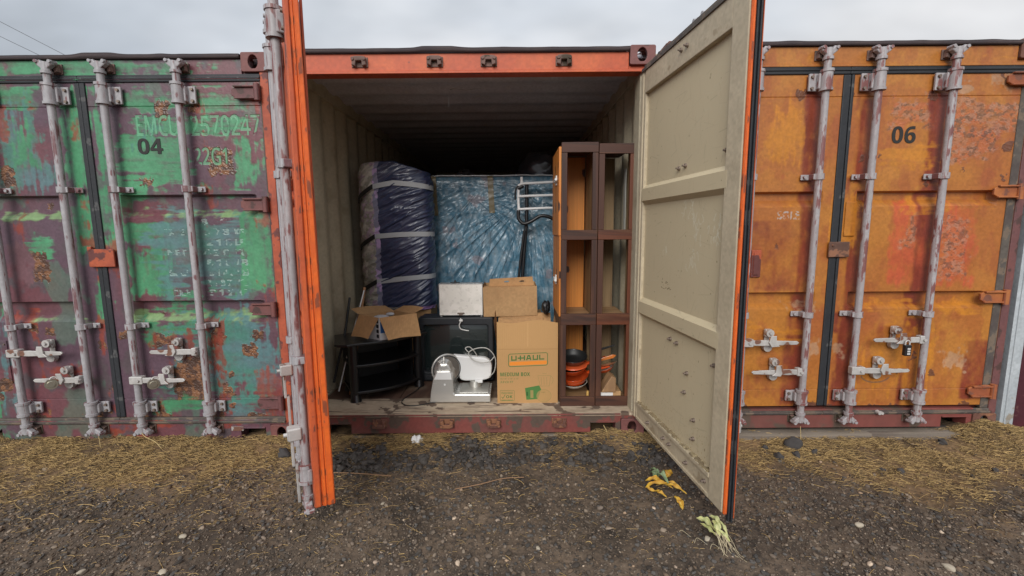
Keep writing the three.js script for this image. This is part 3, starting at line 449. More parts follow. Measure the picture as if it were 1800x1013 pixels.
function woodTex(a, b, dark, o = {}) {                      // grain along v, 1 m
  const knots = o.knots ?? [];
  return colorTex(256, 1024, (u, v, c) => {
    let x = u * (o.w ?? 0.25), y = v, k = 0;
    for (const [kx, ky, kr] of knots) { const d = Math.hypot((x - kx) * 1.0, (y - ky) * 0.55), e = Math.exp(-d * d / (kr * kr * 5)); x += (x - kx) * e * -0.6; k = Math.max(k, sst(kr * 1.15, kr * 0.8, Math.hypot(x - kx, (y - ky) * 0.8) + 0.004 * (vn(x * 300, y * 300) - 0.5))); }
    const ring = fbm(x * 22 + 3 * fbm(x * 3, y * 0.9, 3), y * 1.1, 3), fine = fbm(x * 210, y * 5, 3), t = sst(0.32, 0.68, ring), w = sst(0.56, 0.7, fbm(x * 12, y * 3 + 4, 4)) * (o.wear ?? 0);
    for (let i = 0; i < 3; i++) c[i] = mix(mix(mix(a[i], b[i], t), dark[i], w), dark[i], k) * (0.78 + 0.44 * fine);
  });
}
const texFloor = woodTex([0.115, 0.062, 0.04], [0.075, 0.04, 0.03], [0.25, 0.19, 0.13], { wear: 0.55 });
for (let i = 0; i < 8; i++) { const x0 = 0.062 + i * 0.2893; part('floor_board', bb(x0 + 0.002, x0 + 0.287, 0.12, 0.1495 + (i % 3) * 0.0012, -5.98, -0.312, 0.003), std({ map: texFloor, roughness: 0.75, bumpMap: grainBump, bumpScale: 0.001 }), mid); }

// right door, swung out 96 degrees; its beige inner side faces the opening
{
  const pin = new THREE.Vector3(2.405, 0, 0.028), ang = THREE.MathUtils.degToRad(96.0), s = -1;
  const chalk = canvasTex(512, 1024, (g, W, H) => {          // inner sheet: beige paint, rubs, pale scribbled chalk
    g.fillStyle = '#c2b394'; g.fillRect(0, 0, W, H); srand(77);
    for (let i = 0; i < 900; i++) { const x = R() * W, y = R() * H, l = rr(4, 60), a = rr(-0.5, 0.5) + (R() < 0.5 ? 0 : 1.5); g.strokeStyle = R() < 0.6 ? `rgba(122,112,88,${rr(0.05, 0.28)})` : `rgba(196,190,170,${rr(0.05, 0.28)})`; g.lineWidth = rr(0.5, 1.6); g.beginPath(); g.moveTo(x, y); g.lineTo(x + Math.cos(a) * l, y + Math.sin(a) * l); g.stroke(); }
    for (let i = 0; i < 170; i++) { const r = rr(0.5, 1.7); g.fillStyle = R() < 0.5 ? 'rgba(90,72,50,0.55)' : 'rgba(110,98,75,0.5)'; g.beginPath(); g.ellipse(R() * W, R() * H, r, r * rr(0.6, 2), 0, 0, 7); g.fill(); }
    const PX = (u, y) => [(1 - u / 1.1) * W, (1 - (y - 0.15) / 2.3) * H];
    g.strokeStyle = 'rgba(214,209,192,0.55)'; g.lineWidth = 2.2; g.lineCap = 'round';
    for (const [u0, y0, w, h, n] of [[0.56, 1.48, 0.13, 0.1, 10], [0.68, 1.36, 0.25, 0.13, 26], [0.62, 1.24, 0.12, 0.1, 9], [0.33, 1.3, 0.05, 0.05, 4]]) for (let i = 0; i < n; i++) { const [x, y] = PX(u0 + R() * w, y0 + R() * h); g.beginPath(); g.moveTo(x, y); g.quadraticCurveTo(x + rr(-16, 16), y + rr(-16, 16), x + rr(-9, 9), y + rr(-22, 22)); g.stroke(); }
    g.strokeStyle = 'rgba(70,58,38,0.8)'; g.lineWidth = 1.6;
    for (let i = 0; i < 14; i++) { const [x, y] = PX(0.34 + R() * 0.12, 1.09 + R() * 0.045); g.beginPath(); g.moveTo(x, y); g.lineTo(x + rr(-8, 8), y + rr(-3, 3)); g.stroke(); }
    for (let i = 0; i < 600; i++) { const [x, y] = PX(0.06 + R() * 0.92, 0.285 + Math.pow(R(), 3) * 0.16); g.fillStyle = `rgba(128,102,60,${rr(0.1, 0.4)})`; g.fillRect(x, y, rr(1, 4), rr(1, 3)); }
  });
  const mInner = std({ map: chalk, roughness: 0.62, bumpMap: grainBump, bumpScale: 0.0012 });
  const tr = { d: 0.0265, ua: 0.020, ub: 1.03, t: [[1.715, 1.690, 1.615, 1.59], [0.995, 0.970, 0.895, 0.87]] };
  const inner = crease(skin(s, -0.034, tr, [], 0.055, 0.98, 0.28, 2.275, 1), 0.35);
  const d = part('door', [inner], mInner, mid); { const p = d.geometry.attributes.position, uv = d.geometry.attributes.uv; for (let i = 0; i < p.count; i++) uv.setXY(i, 1 + p.getX(i) / 1.1, (p.getY(i) - 0.15) / 2.3); }
  d.position.copy(pin); d.rotation.y = ang;
  part('door_frame', [bb(0, -0.030, DY0, DY1, -0.060, -0.004, 0.006), bb(-0.029, -0.058, DY0 + 0.002, DY1 - 0.002, -0.054, -0.004, 0.005), bb(-0.975, -1.092, DY0, DY1, -0.060, -0.0185, 0.006), bb(-0.0575, -0.976, 2.272, DY1 - 0.001, -0.059, -0.004, 0.005), bb(-0.0575, -0.976, 0.262, 0.284, -0.0635, -0.004, 0.003), bb(-0.0575, -0.976, DY0 + 0.001, 0.2615, -0.052, -0.004, 0.004), bb(-0.0575, -0.976, DY0 + 0.001, 0.178, -0.060, -0.05, 0.003)], M.beige, d);
  part('edge_strip', [bb(-1.0925, -1.108, DY0, DY1, -0.057, -0.0405, 0.005)], M.vivid, d);
  part('gasket', [bb(-1.0925, -1.114, DY0 - 0.03, DY1 + 0.02, -0.040, -0.032, 0.004), bb(-1.0925, -1.106, DY0 - 0.03, DY1 + 0.02, -0.032, -0.027, 0), bb(-1.0925, -1.118, DY0 - 0.035, DY1 + 0.02, -0.027, -0.018, 0.004)], M.gasket, d);
  part('gasket', [bb(-0.01, -1.09, 2.4275, 2.452, -0.05, -0.006, 0.005), bb(-0.01, -1.09, 2.405, 2.428, -0.0665, -0.058, 0.003)], M.gasketGrey, d);
  part('outer_panel', [crease(skin(s, 0.0, { ...tr, d: 0.042, ua: 0.09, ub: 0.99 }, [2.27, 0.312], 0.0, 1.045, DY0 + 0.001, DY1 - 0.001), 0.35), bb(-1.03, -1.120, DY0 - 0.01, DY1, -0.0178, -0.0155, 0)], M.orange, d);
  const bolts = [[0.528, 2.35], [0.59, 2.35], [0.505, 1.76], [0.575, 1.765], [0.95, 1.78], [0.478, 0.817], [0.557, 0.812], [0.935, 0.80], [0.682, 0.68], [0.665, 0.57], [0.774, 0.46], [0.777, 0.36], [0.477, 0.22], [0.553, 0.22], [0.932, 0.22], [0.25, 0.215], [0.75, 0.215]];
  for (const [u, y] of bolts) { const w = y > 2.27 ? -0.059 : y < 0.27 ? -0.052 : -0.034; part('bolt', [cyl([-u, y, w], [-u, y, w - 0.010], 0.012, 0.011, 6), cyl([-u, y, w - 0.008], [-u, y, w - 0.022], 0.006, 0.005, 8)], M.bolt, d); }
  srand(41);
  part('ledge_dirt', Array.from({ length: 150 }, () => { const r = rr(0.004, 0.012); return new THREE.IcosahedronGeometry(r, 0).scale(1.4, 0.5, 1).rotateY(R() * 6).translate(-rr(0.07, 0.965), 0.285 + r * 0.2, -rr(0.036, 0.058)); }), pm(paintTile([0.24, 0.185, 0.10], [0.16, 0.12, 0.07], [0.3, 0.24, 0.14], 0.3), 0.95), d).userData.kind = 'stuff';
  fitDoor(d, { rod: M.rod, bar: M.bar, hinge: M.orange }, s, 0, [{ u: 0.50, y: 0.667, hang: 1 }, { u: 0.90, y: 0.478, hang: 1 }], { side: -1, y0: 0.122, y1: 2.487 });
}
// left door, swung out 61 degrees and seen nearly edge on
{
  const s = 1, d = part('door', [crease(skin(s, 0.0, { ua: 0.09, ub: 0.99, t: [[1.712, 1.700, 1.600, 1.560], [1.004, 0.992, 0.902, 0.862]] }, [2.27, 0.312], 0.0, 1.11, DY0, DY1), 0.35), bb(0, 1.11, DY0 + 0.002, DY1 - 0.002, -0.056, -0.045, 0.003)], M.orange, mid);
  d.position.set(0.040, 0, 0.012); d.rotation.y = -THREE.MathUtils.degToRad(60.6);
  part('edge_strip', [bb(1.10, 1.166, DY0 - 0.02, DY1 + 0.02, -0.058, -0.022, 0.008), bb(1.10, 1.160, DY0 - 0.02, DY1 + 0.02, -0.0218, -0.0035, 0.006), bb(1.10, 1.150, DY0 - 0.02, DY1 + 0.02, -0.0035, 0.001, 0)], M.vivid, d);
  part('edge_strip', [bb(1.098, 1.160, DY0 - 0.02, DY1 + 0.01, 0.001, 0.036, 0.009), bb(1.060, 1.1, DY0, DY1, 0.001, 0.018, 0.004)], pm(paintTile([0.56, 0.105, 0.025], [0.46, 0.085, 0.03], [0.17, 0.045, 0.025], 0.26), 0.5), d);
  for (const e of d.children) { const q = e.geometry.attributes.position; for (let i = 0; i < q.count; i++) { const k = mix(1, 0.62, clamp((q.getY(i) - 0.15) / 2.28)); q.setZ(i, q.getZ(i) * k); } }   // the edge is dressed narrower toward its top
  fitDoor(d, { rod: M.rod, bar: M.bar, hinge: M.redPost }, s, 0, [{ u: 0.575, y: 0.667, hang: 1 }, { u: 1.035, y: 0.478, hang: 1, m: M.rodRed }], { side: 1, y0: 0.122, y1: 2.487 });
}

// ------------------------------------------------------------------ ground: dark gravelly soil with a bank of straw along the containers
const hayAt = (x, z) => {                                     // how much straw lies here, 0..1
  const n = 1.3 * (fbm(x * 2.3 + 11, z * 2.9 + 5, 4) - 0.5), n2 = 1.8 * (fbm(x * 9 + 3, z * 9, 3) - 0.5);
  const reach = x < 0.1 ? mix(0.62, 0.44, sst(-1.2, 0, x)) : x < 2.4 ? mix(0.36, 0.13, sst(0.1, 0.5, x)) : mix(0.13, 0.72, sst(2.4, 4.0, x));
  return clamp(sst(reach + 0.22, reach - 0.20, z + n * 0.5 + n2 * 0.22) + 0.22 * sst(-0.5, 0.3, x) * sst(1.1, 0.3, x) * sst(1.15, 0.4, z) * (0.6 + 2 * n2));
};
const rubbleAt = (x, z) => { const n = fbm(x * 5 + 2, z * 5 + 9, 3) - 0.5, c = 0.235 + 0.05 * Math.sin(x * 3); return clamp(1.25 - Math.abs(z + n * 0.12 - c) / 0.16) * sst(0.2, 0.5, x) * sst(2.75, 2.3, x) * sst(0.30, 0.55, fbm(x * 7, z * 7, 3)); };
const groundY = (x, z) => {
  const near = Math.exp(-Math.pow(Math.max(0, Math.hypot(Math.max(0, Math.abs(x - 1.3) - 4.5), Math.max(0, z - 2))), 2) * 0.2);
  let y = -0.045 + 0.010 * (fbm(x * 1.6, z * 1.6, 3) - 0.5) * 2;
  y += 0.030 * sst(0.35, -0.05, z) * (0.5 + fbm(x * 1.3 + 7, 2, 3)) + 0.014 * hayAt(x, z) * (fbm(x * 12, z * 12, 3));
  y += (0.020 * (fbm(x * 9, z * 9, 4) - 0.5) + 0.016 * (fbm(x * 34, z * 34, 3) - 0.5)) * near + 0.012 * rubbleAt(x, z);
  y += 0.085 * Math.exp(-Math.pow((x - 4.82) / 0.22, 2) - Math.pow((z - 0.02) / 0.16, 2)) + 0.035 * Math.exp(-Math.pow((x - 2.22) / 0.16, 2) - Math.pow((z - 0.02) / 0.1, 2)) + 0.02 * Math.exp(-Math.pow((x + 0.2) / 0.2, 2) - Math.pow((z - 0.03) / 0.1, 2));
  return y;
};
const texSoil = colorTex(1024, 1024, (u, v, o) => {           // 1.6 x 1.6 m of soil and grit, near white so that the ground's own colour carries it
  const n = fbm(u * 10, v * 10, 5, 10), f = fbm(u * 128, v * 128, 2, 128), m = fbm(u * 40, v * 40, 4, 40), sp = sst(0.70, 0.74, vn(u * 200, v * 200, 200)), dk = sst(0.62, 0.68, m);
  const g = (0.55 + 0.5 * n) * (0.65 + 0.7 * f);
  o[0] = mix(mix(g, g * 0.55, dk), 0.95, sp * 0.5) * 0.9; o[1] = mix(mix(g, g * 0.56, dk), 0.92, sp * 0.5) * 0.88; o[2] = mix(mix(g, g * 0.58, dk), 0.86, sp * 0.5) * 0.86;
});
const bumpSoil = greyTex(1024, 1024, (u, v) => 0.5 + 0.6 * (fbm(u * 64, v * 64, 4, 64) - 0.5) + 0.5 * (fbm(u * 16, v * 16, 3, 16) - 0.5));
{
  const xs = [], zs = [];
  for (let x = -2.6; x <= 5.4; x += 0.0165) xs.push(x); for (let z = -0.14; z <= 1.75; z += 0.0135) zs.push(z);
  const far = [2.9, 3.4, 4.2, 5.5, 7.5, 11, 17, 28, 50, 100, 200];
  for (const f of far) { xs.push(f + 2.7, -f); zs.push(f - 0.9, -f + 2.5); }
  xs.sort((a, b) => a - b); zs.sort((a, b) => a - b);
  const nu = xs.length - 1, nv = zs.length - 1;
  const g = grid(nu, nv, (a, b) => { const x = xs[Math.round(a * nu)], z = zs[nv - Math.round(b * nv)]; return [x, groundY(x, z), z]; });
  const p = g.attributes.position, c = new Float32Array(p.count * 3), uv = g.attributes.uv;
  for (let i = 0; i < p.count; i++) {
    const x = p.getX(i), z = p.getZ(i), h = hayAt(x, z), r = rubbleAt(x, z), n = fbm(x * 4 + 20, z * 4, 4), k = 0.90 * mix(0.65, 1.35, sst(0.25, 0.75, n)) * (1 - 0.4 * r), w = sst(0.8, 1.35, z) * 0.25;
    c[i * 3] = mix(0.128 + 0.03 * w, 0.21, h) * k; c[i * 3 + 1] = mix(0.092 + 0.028 * w, 0.132, h) * k; c[i * 3 + 2] = mix(0.063 + 0.026 * w, 0.065, h) * k; uv.setXY(i, x / 1.6, z / 1.6);
  }
  g.setAttribute('color', new THREE.BufferAttribute(c, 3));
  const m = shade(new THREE.Mesh(g, std({ map: texSoil, vertexColors: true, roughness: 0.97, bumpMap: bumpSoil, bumpScale: 0.012 })));
  m.name = 'ground'; m.userData = { label: 'dark gravelly soil strewn with straw in front of the containers', kind: 'structure' }; scene.add(m);
}
// scattered stuff
function rock(detail, s, rough) { const g = mergeVertices(new THREE.IcosahedronGeometry(1, detail).deleteAttribute('uv').deleteAttribute('normal')), p = g.attributes.position; for (let i = 0; i < p.count; i++) { const x = p.getX(i), y = p.getY(i), z = p.getZ(i), k = 1 + rough * (fbm(x * 1.3 + s, y * 1.3 + z * 1.1 + s * 3, 3) - 0.5) * 2; p.setXYZ(i, x * k, y * k * 0.66, z * k * 0.82); } g.computeVertexNormals(); g.setAttribute('uv', new THREE.BufferAttribute(new Float32Array(p.count * 2), 2)); return g; }
const mStone = std({ color: 0xffffff, roughness: 0.9 });
const Q = new THREE.Quaternion(), EU = new THREE.Euler(), MX = new THREE.Matrix4(), PV = new THREE.Vector3(), SV = new THREE.Vector3(), CC = new THREE.Color();
function scatter(name, label, geo, mat, list) {               // list of [x, y, z, sx, sy, sz, rx, ry, rz, r, g, b]
  const m = new THREE.InstancedMesh(geo, mat, list.length); m.name = numbered(name); shade(m);
  list.forEach((q, i) => { m.setMatrixAt(i, MX.compose(PV.set(q[0], q[1], q[2]), Q.setFromEuler(EU.set(q[6], q[7], q[8], 'YXZ')), SV.set(q[3], q[4], q[5]))); m.setColorAt(i, CC.setRGB(q[9], q[10], q[11])); });
  m.userData = { label, kind: 'stuff' }; scene.add(m); return m;
}
const visX = (z) => { const d = 3.15 - z; return [1.52 - d * 1.22 - 0.1, 1.52 + d * 1.22 + 0.1]; };
const tones = [[0.095, 0.080, 0.067], [0.15, 0.125, 0.105], [0.06, 0.052, 0.046], [0.20, 0.17, 0.14], [0.11, 0.088, 0.068], [0.13, 0.098, 0.072]];
srand(101);
for (let k = 0; k < 3; k++) {
  const list = [];
  for (let i = 0; i < 17000; i++) {
    const z = Math.pow(R(), 0.85) * 1.55 - 0.02, [xa, xb] = visX(z), x = rr(xa, xb);
    if (R() < hayAt(x, z) * 0.86 || R() < 0.35 * sst(0.55, 0.4, fbm(x * 3, z * 3, 3))) continue;
    const big = R(), s = 0.0022 + 0.0035 * Math.pow(R(), 2) + (big > 0.93 ? rr(0.002, 0.009) : 0), t = tones[Math.floor(R() * 6)], pale = R() > 0.97 ? rr(1.7, 3.0) : rr(0.5, 1.3);
    list.push([x, groundY(x, z) + s * 0.25, z, s * rr(0.8, 1.5), s * rr(0.7, 1.1), s * rr(0.8, 1.3), rr(-0.5, 0.5), R() * 6.3, rr(-0.5, 0.5), 0.98 * t[0] * pale, 0.89 * t[1] * pale, 0.79 * t[2] * pale]);
  }
  scatter('gravel', 'small grey and brown gravel lying over the soil', rock(1, k * 7 + 2, 0.45), mStone, list);
}
srand(202);
for (let k = 0; k < 3; k++) {                                 // crumbly dark clods in a ragged row before the open container
  const list = [];
  for (let i = 0; i < 1500; i++) {
    const x = rr(0.1, 2.75), z = rr(0.03, 0.5); if (R() > rubbleAt(x, z) * 0.95) continue;
    const s = 0.004 + 0.021 * Math.pow(R(), 2.6), g = rr(0.6, 1.6);
    list.push([x, groundY(x, z) + s * 0.35, z, s * rr(0.9, 1.3), s * rr(0.8, 1.2), s * rr(0.9, 1.2), rr(-0.6, 0.6), R() * 6.3, rr(-0.6, 0.6), 0.050 * g, 0.043 * g, 0.038 * g]);
  }
  for (let i = 0; i < 500; i++) { const z = rr(0.3, 1.4), [xa, xb] = visX(z), x = rr(xa, xb), s = rr(0.005, 0.011), g = rr(0.6, 1.3); if (R() < hayAt(x, z)) continue; list.push([x, groundY(x, z) + s * 0.3, z, s * 1.2, s, s, rr(-0.6, 0.6), R() * 6.3, 0, 0.075 * g, 0.067 * g, 0.06 * g]); }
  scatter('rubble', 'dark crumbly clods of earth in a row before the open container', rock(2, k * 5 + 40, 0.75), mStone, list);
}
const straw = (bend) => { const g = new THREE.CylinderGeometry(1, 0.75, 1, 4, 3, true), p = g.attributes.position; for (let i = 0; i < p.count; i++) { const y = p.getY(i); p.setXYZ(i, p.getX(i) * 0.0011 + bend * (0.25 - y * y) * 0.05, p.getZ(i) * 0.0008 + Math.abs(bend) * (0.25 - y * y) * 0.022, y); } g.computeVertexNormals(); return g; };
const mStraw = std({ color: 0xffffff, roughness: 0.8 });
srand(303);
for (let k = 0; k < 4; k++) {
  const list = [];
  for (let i = 0; i < 26000; i++) {
    const z = R() * R() * 1.45 - 0.015, [xa, xb] = visX(z), x = rr(xa, xb), h = hayAt(x, z);
    if (R() > 0.035 + 0.09 * sst(1.6, -0.4, x) + 0.62 * Math.pow(h, 1.3) * sst(0.25, 0.6, fbm(x * 6 + 3, z * 8, 3))) continue;
    const l = 0.012 + 0.055 * Math.pow(R(), 2.2) + (R() > 0.97 ? rr(0.04, 0.10) : 0), t = R(), b = rr(0.35, 1.6), w = rr(0.8, 1.8);
    list.push([x, groundY(x, z) + 0.002 + 0.014 * R() * h, z, w, w * 1.0, l, rr(-0.16, 0.16) * (0.5 + h), 1.57 + rr(-1.0, 1.0) * (R() < 0.7 ? 0.8 : 1.57), rr(-0.3, 0.3), mix(0.25, 0.42, t) * b, mix(0.16, 0.285, t) * b, mix(0.065, 0.115, t) * b]);
  }
  scatter('straw', 'short dry straw and chaff scattered along the container bases', straw([0.0, 0.25, -0.2, 0.5][k]), mStraw, list);
}
// countable bits on the ground
const clodGeo = [rock(3, 61, 0.7), rock(3, 77, 0.7), rock(3, 93, 0.75)], mClod = std({ color: L3(0.05, 0.045, 0.043), roughness: 0.95, bumpMap: grainBump, bumpScale: 0.003 });
for (const [i, [x, z, s]] of [[3.41, 0.15, 0.047], [3.36, 0.25, 0.026], [3.20, 0.17, 0.022], [3.23, 0.28, 0.026], [3.50, 0.22, 0.02], [4.42, 0.13, 0.024], [3.86, 0.46, 0.022], [3.78, 0.43, 0.02], [4.45, 0.44, 0.018], [0.0, 0.20, 0.036], [-0.03, 0.17, 0.024], [0.16, 0.2, 0.028]].entries()) {
  const m = shade(new THREE.Mesh(clodGeo[i % 3], mClod)); m.name = numbered('earth_clod'); m.position.set(x, groundY(x, z) + s * 0.4, z); m.scale.set(s * 1.15, s * 1.35, s); m.rotation.set(0.3 * Math.sin(i), i * 1.7, 0.2); scene.add(m);
  m.userData = { label: ['largest dark clod lying on straw before the orange container', 'dark clod just in front of the largest clod before the orange container', 'dark clod nearest the right open door on the straw before the orange container', 'dark clod at the front left of the group before the orange container', 'small dark clod right of the largest clod before the orange container', 'lone dark clod near the timber beam toward the right end', 'dark clod at the lower edge of the straw before the orange container', 'dark clod left of the one at the lower edge of the straw', 'rightmost dark clod on the straw bank', 'dark clod on straw at the lower end of the left open door', 'leftmost dark clod beside the left open door', 'dark clod right under the free end of the left open door'][i], category: 'clod', group: 'dark earth clods on the straw' };
}
srand(404);
const stoneGeo = [rock(2, 12, 0.35), rock(2, 29, 0.35)];
for (const [i, [px, pz, s, lab]] of [[-0.10, 0.985, 0.018, 'pale yellow oval stone on the soil left of the left open door'], [-0.02, 1.22, 0.024, 'rounded pale stone near the bottom edge, left of the left open door'], [0.80, 0.72, 0.013, 'upright pale pebble on the gravel below the meat slicer'], [1.28, 0.74, 0.010, 'small white pebble on the gravel below the printed moving box'], [1.63, 1.08, 0.013, 'pale pebble near the bottom edge below the printed moving box'], [2.45, 1.02, 0.019, 'flat grey stone on the soil left of the wilted leek'], [3.25, 0.93, 0.02, 'pale flat stone on the gravel right of the wilted leek'], [3.42, 1.22, 0.024, 'largest pale stone near the bottom edge at the right'], [-0.4, 1.2, 0.016, 'leftmost pale pebble near the bottom edge'], [4.0, 1.0, 0.016, 'rightmost pale pebble on the gravel before the orange container']].entries()) {
  const t = rr(0.85, 1.15), m = shade(new THREE.Mesh(stoneGeo[i % 2], std({ color: L3(0.36 * t, 0.31 * t, 0.235 * t), roughness: 0.85 }))); m.name = numbered('stone'); m.position.set(px, groundY(px, pz) + s * 0.25, pz); m.scale.set(s, s * 0.8, s * 0.9); m.rotation.y = i * 2.1; scene.add(m);
  m.userData = { label: lab, category: 'stone', group: 'pale stones on the gravel' };
}
// sleepers the containers stand on
const texSleeper = woodTex([0.19, 0.155, 0.12], [0.13, 0.105, 0.085], [0.07, 0.05, 0.04], { wear: 0.5, w: 0.5 });
const mSleeper = std({ map: texSleeper, roughness: 0.95, bumpMap: grainBump, bumpScale: 0.004 });
function sleeper(label, x0, x1, z0, z1, y1, tilt) {
  const g = grid(60, 14, (u, v) => { const a = v * Math.PI * 2, q = Math.max(Math.abs(Math.cos(a)), Math.abs(Math.sin(a))), w = 0.008 * (fbm(u * 18, v * 6 + x0, 3) - 0.5); return [mix(x0, x1, u) + 0.01 * Math.sin(a * 3) * (u < 0.01 || u > 0.99), (y1 - 0.07) + (Math.sin(a) / q) * (0.07 + w) + tilt * (u - 0.5), (z0 + z1) / 2 + (Math.cos(a) / q) * ((z1 - z0) / 2 + w)]; });
  const p = g.attributes.position, uv = g.attributes.uv; for (let i = 0; i < p.count; i++) uv.setXY(i, uv.getY(i) * 2, p.getX(i) * 0.5);
  const m = shade(new THREE.Mesh(mergeGeometries([g.toNonIndexed(), prep(new THREE.BoxGeometry(0.01, 0.12, (z1 - z0) * 0.9)).translate(x1 - 0.006, y1 - 0.075, (z0 + z1) / 2), prep(new THREE.BoxGeometry(0.01, 0.12, (z1 - z0) * 0.9)).translate(x0 + 0.006, y1 - 0.075, (z0 + z1) / 2)]), mSleeper)); m.name = numbered('timber_sleeper'); m.userData = { label, category: 'timber' }; scene.add(m);
}
sleeper('grey weathered timber under the front of the green container', -1.95, -0.52, -0.12, 0.040, -0.021, 0.004);
sleeper('grey timber edge under the sill of the open container', 0.38, 1.98, -0.14, 0.022, -0.001, 0);
sleeper('broad grey timber beam under the front of the orange container', 2.9, 4.74, -0.10, 0.075, 0.017, 0.006);
// long dry stems
for (const [label, pts, r] of [['long bent straw stem leaning from the third lock rod of the green container', [[-1.06, 0.13, 0.06], [-1.03, 0.06, 0.075], [-0.93, 0.02, 0.1], [-0.85, -0.02, 0.14]], 0.0026], ['long straw stem lying before the green container under its second rod', [[-1.36, 0.10, 0.055], [-1.34, 0.03, 0.07], [-1.30, -0.03, 0.11]], 0.002], ['thin straw stem hanging from the first lock rod of the orange container', [[3.50, 0.08, 0.06], [3.49, 0.03, 0.085], [3.46, -0.02, 0.13], [3.42, -0.025, 0.19]], 0.002],
  ['brown twig lying on the rubble before the open container', [[0.36, -0.03, 0.42], [0.55, -0.03, 0.43], [0.78, -0.024, 0.475]], 0.0035], ['thin bent twig lying on the gravel below the open container', [[1.18, -0.035, 0.60], [1.32, -0.03, 0.56], [1.46, -0.03, 0.50], [1.58, -0.035, 0.48]], 0.0028], ['straw stem standing by the right fork pocket of the open container', [[2.19, -0.02, 0.03], [2.175, 0.03, 0.03], [2.15, 0.08, 0.02]], 0.003],
  ['fork of pale straw lying below the sill of the open container', [[1.60, -0.03, 0.17], [1.66, -0.015, 0.09], [1.74, -0.01, 0.05]], 0.0028], ['pale straw stem lying across the left straw bank', [[-0.99, -0.01, 0.06], [-0.9, -0.005, 0.09], [-0.82, -0.015, 0.13]], 0.003]])
  single('straw_stem', [tube(pts, r, 24, 6)], std({ color: /twig/.test(label) ? L3(0.26, 0.15, 0.08) : L3(0.42, 0.31, 0.14), roughness: 0.8 }), label, 'straw');
// crumpled white scrap
{
  const g = mergeVertices(new THREE.IcosahedronGeometry(1, 4).deleteAttribute('uv').deleteAttribute('normal')), p = g.attributes.position;
  for (let i = 0; i < p.count; i++) { const x = p.getX(i), y = p.getY(i), z = p.getZ(i), k = 0.7 + 0.9 * Math.abs(fbm(x * 2.2 + 5, y * 2.2 + z * 1.7, 3) - 0.5) * 2.4; p.setXYZ(i, x * k * 0.042, y * k * 0.034, z * k * 0.03); }
  g.computeVertexNormals(); const m = single('paper_scrap', crease(g, 0.4), std({ color: L3(0.72, 0.71, 0.69), roughness: 0.85 }), 'crumpled white scrap lying below the open container sill', 'paper'); m.position.set(0.85, -0.005, 0.06);
}
// leafy remains beside and under the right open door
function leafGeo(pts, w, fold) { const c = new THREE.CatmullRomCurve3(pts.map((p) => new THREE.Vector3(...p))), n = 16; return grid(4, n, (u, v) => { const p = c.getPoint(v), t = c.getTangent(v), s = new THREE.Vector3(-t.z, 0.15 * Math.sin(v * 9), t.x).normalize(), k = w * Math.pow(Math.sin(Math.PI * clamp(v * 0.93 + 0.05)), 0.7), o = (u - 0.5) * 2; return [p.x + s.x * k * o, p.y + s.y * k * o + fold * k * (o * o) + 0.25 * k * Math.sin(v * 17 + o * 2), p.z + s.z * k * o]; }); }
const leafTex = (a, b) => colorTex(128, 256, (u, v, o) => { const n = fbm(u * 14, v * 5, 4), t = sst(0.35, 0.65, n), r = sst(0.10, 0.02, Math.abs(u - 0.5)) * 0.3; for (let i = 0; i < 3; i++) o[i] = mix(mix(a[i], b[i], t), 0.5 * a[i] + 0.3, r); }, false);
const mYel = std({ map: leafTex([0.62, 0.40, 0.03], [0.46, 0.23, 0.03]), roughness: 0.6 }), mGreenLeaf = std({ map: leafTex([0.11, 0.17, 0.075], [0.19, 0.24, 0.12]), roughness: 0.6 }), mLeek = std({ map: leafTex([0.56, 0.52, 0.22], [0.34, 0.36, 0.15]), roughness: 0.55 }), mRoot = std({ color: L3(0.55, 0.46, 0.30), roughness: 0.8 });
{
  const gy = groundY(2.38, 0.6), t = thing('wilted_plant', 'wilted yellow leaves with a green leaf on the ground behind the right open door', 'plant', [2.36, gy, 0.60]); t.scale.setScalar(0.72);
  srand(55);
  for (const [pts, w] of [[[[-0.10, 0.03, -0.06], [-0.03, 0.05, -0.05], [0.05, 0.03, -0.03]], 0.028], [[[-0.12, 0.02, 0.02], [-0.06, 0.035, -0.01], [0.02, 0.04, 0.0], [0.09, 0.02, 0.03]], 0.022], [[[-0.06, 0.015, 0.06], [-0.04, 0.03, 0.10], [0.0, 0.02, 0.15]], 0.018], [[[-0.08, 0.04, 0.0], [-0.11, 0.03, 0.04], [-0.07, 0.02, 0.07], [-0.02, 0.02, 0.05]], 0.015], [[[0.04, 0.05, 0.02], [0.10, 0.05, 0.06], [0.17, 0.02, 0.11]], 0.02], [[[0.06, 0.03, 0.15], [0.075, 0.025, 0.22], [0.07, 0.012, 0.29]], 0.022], [[[0.09, 0.02, -0.12], [0.13, 0.03, -0.17], [0.12, 0.02, -0.24]], 0.03], [[[0.02, 0.03, -0.01], [0.09, 0.05, 0.0], [0.15, 0.03, 0.04]], 0.014]]) part('leaf', leafGeo(pts, w, 0.5), mYel, t, true);
  for (const [pts, w] of [[[[0.0, 0.03, -0.08], [0.02, 0.09, -0.06], [0.06, 0.05, 0.01]], 0.028], [[[-0.03, 0.02, -0.2], [0.0, 0.05, -0.15], [-0.02, 0.03, -0.09]], 0.022], [[[0.05, 0.02, -0.16], [0.02, 0.045, -0.2], [-0.01, 0.02, -0.26]], 0.02]]) part('leaf', leafGeo(pts, w, 0.6), mGreenLeaf, t, true);
}
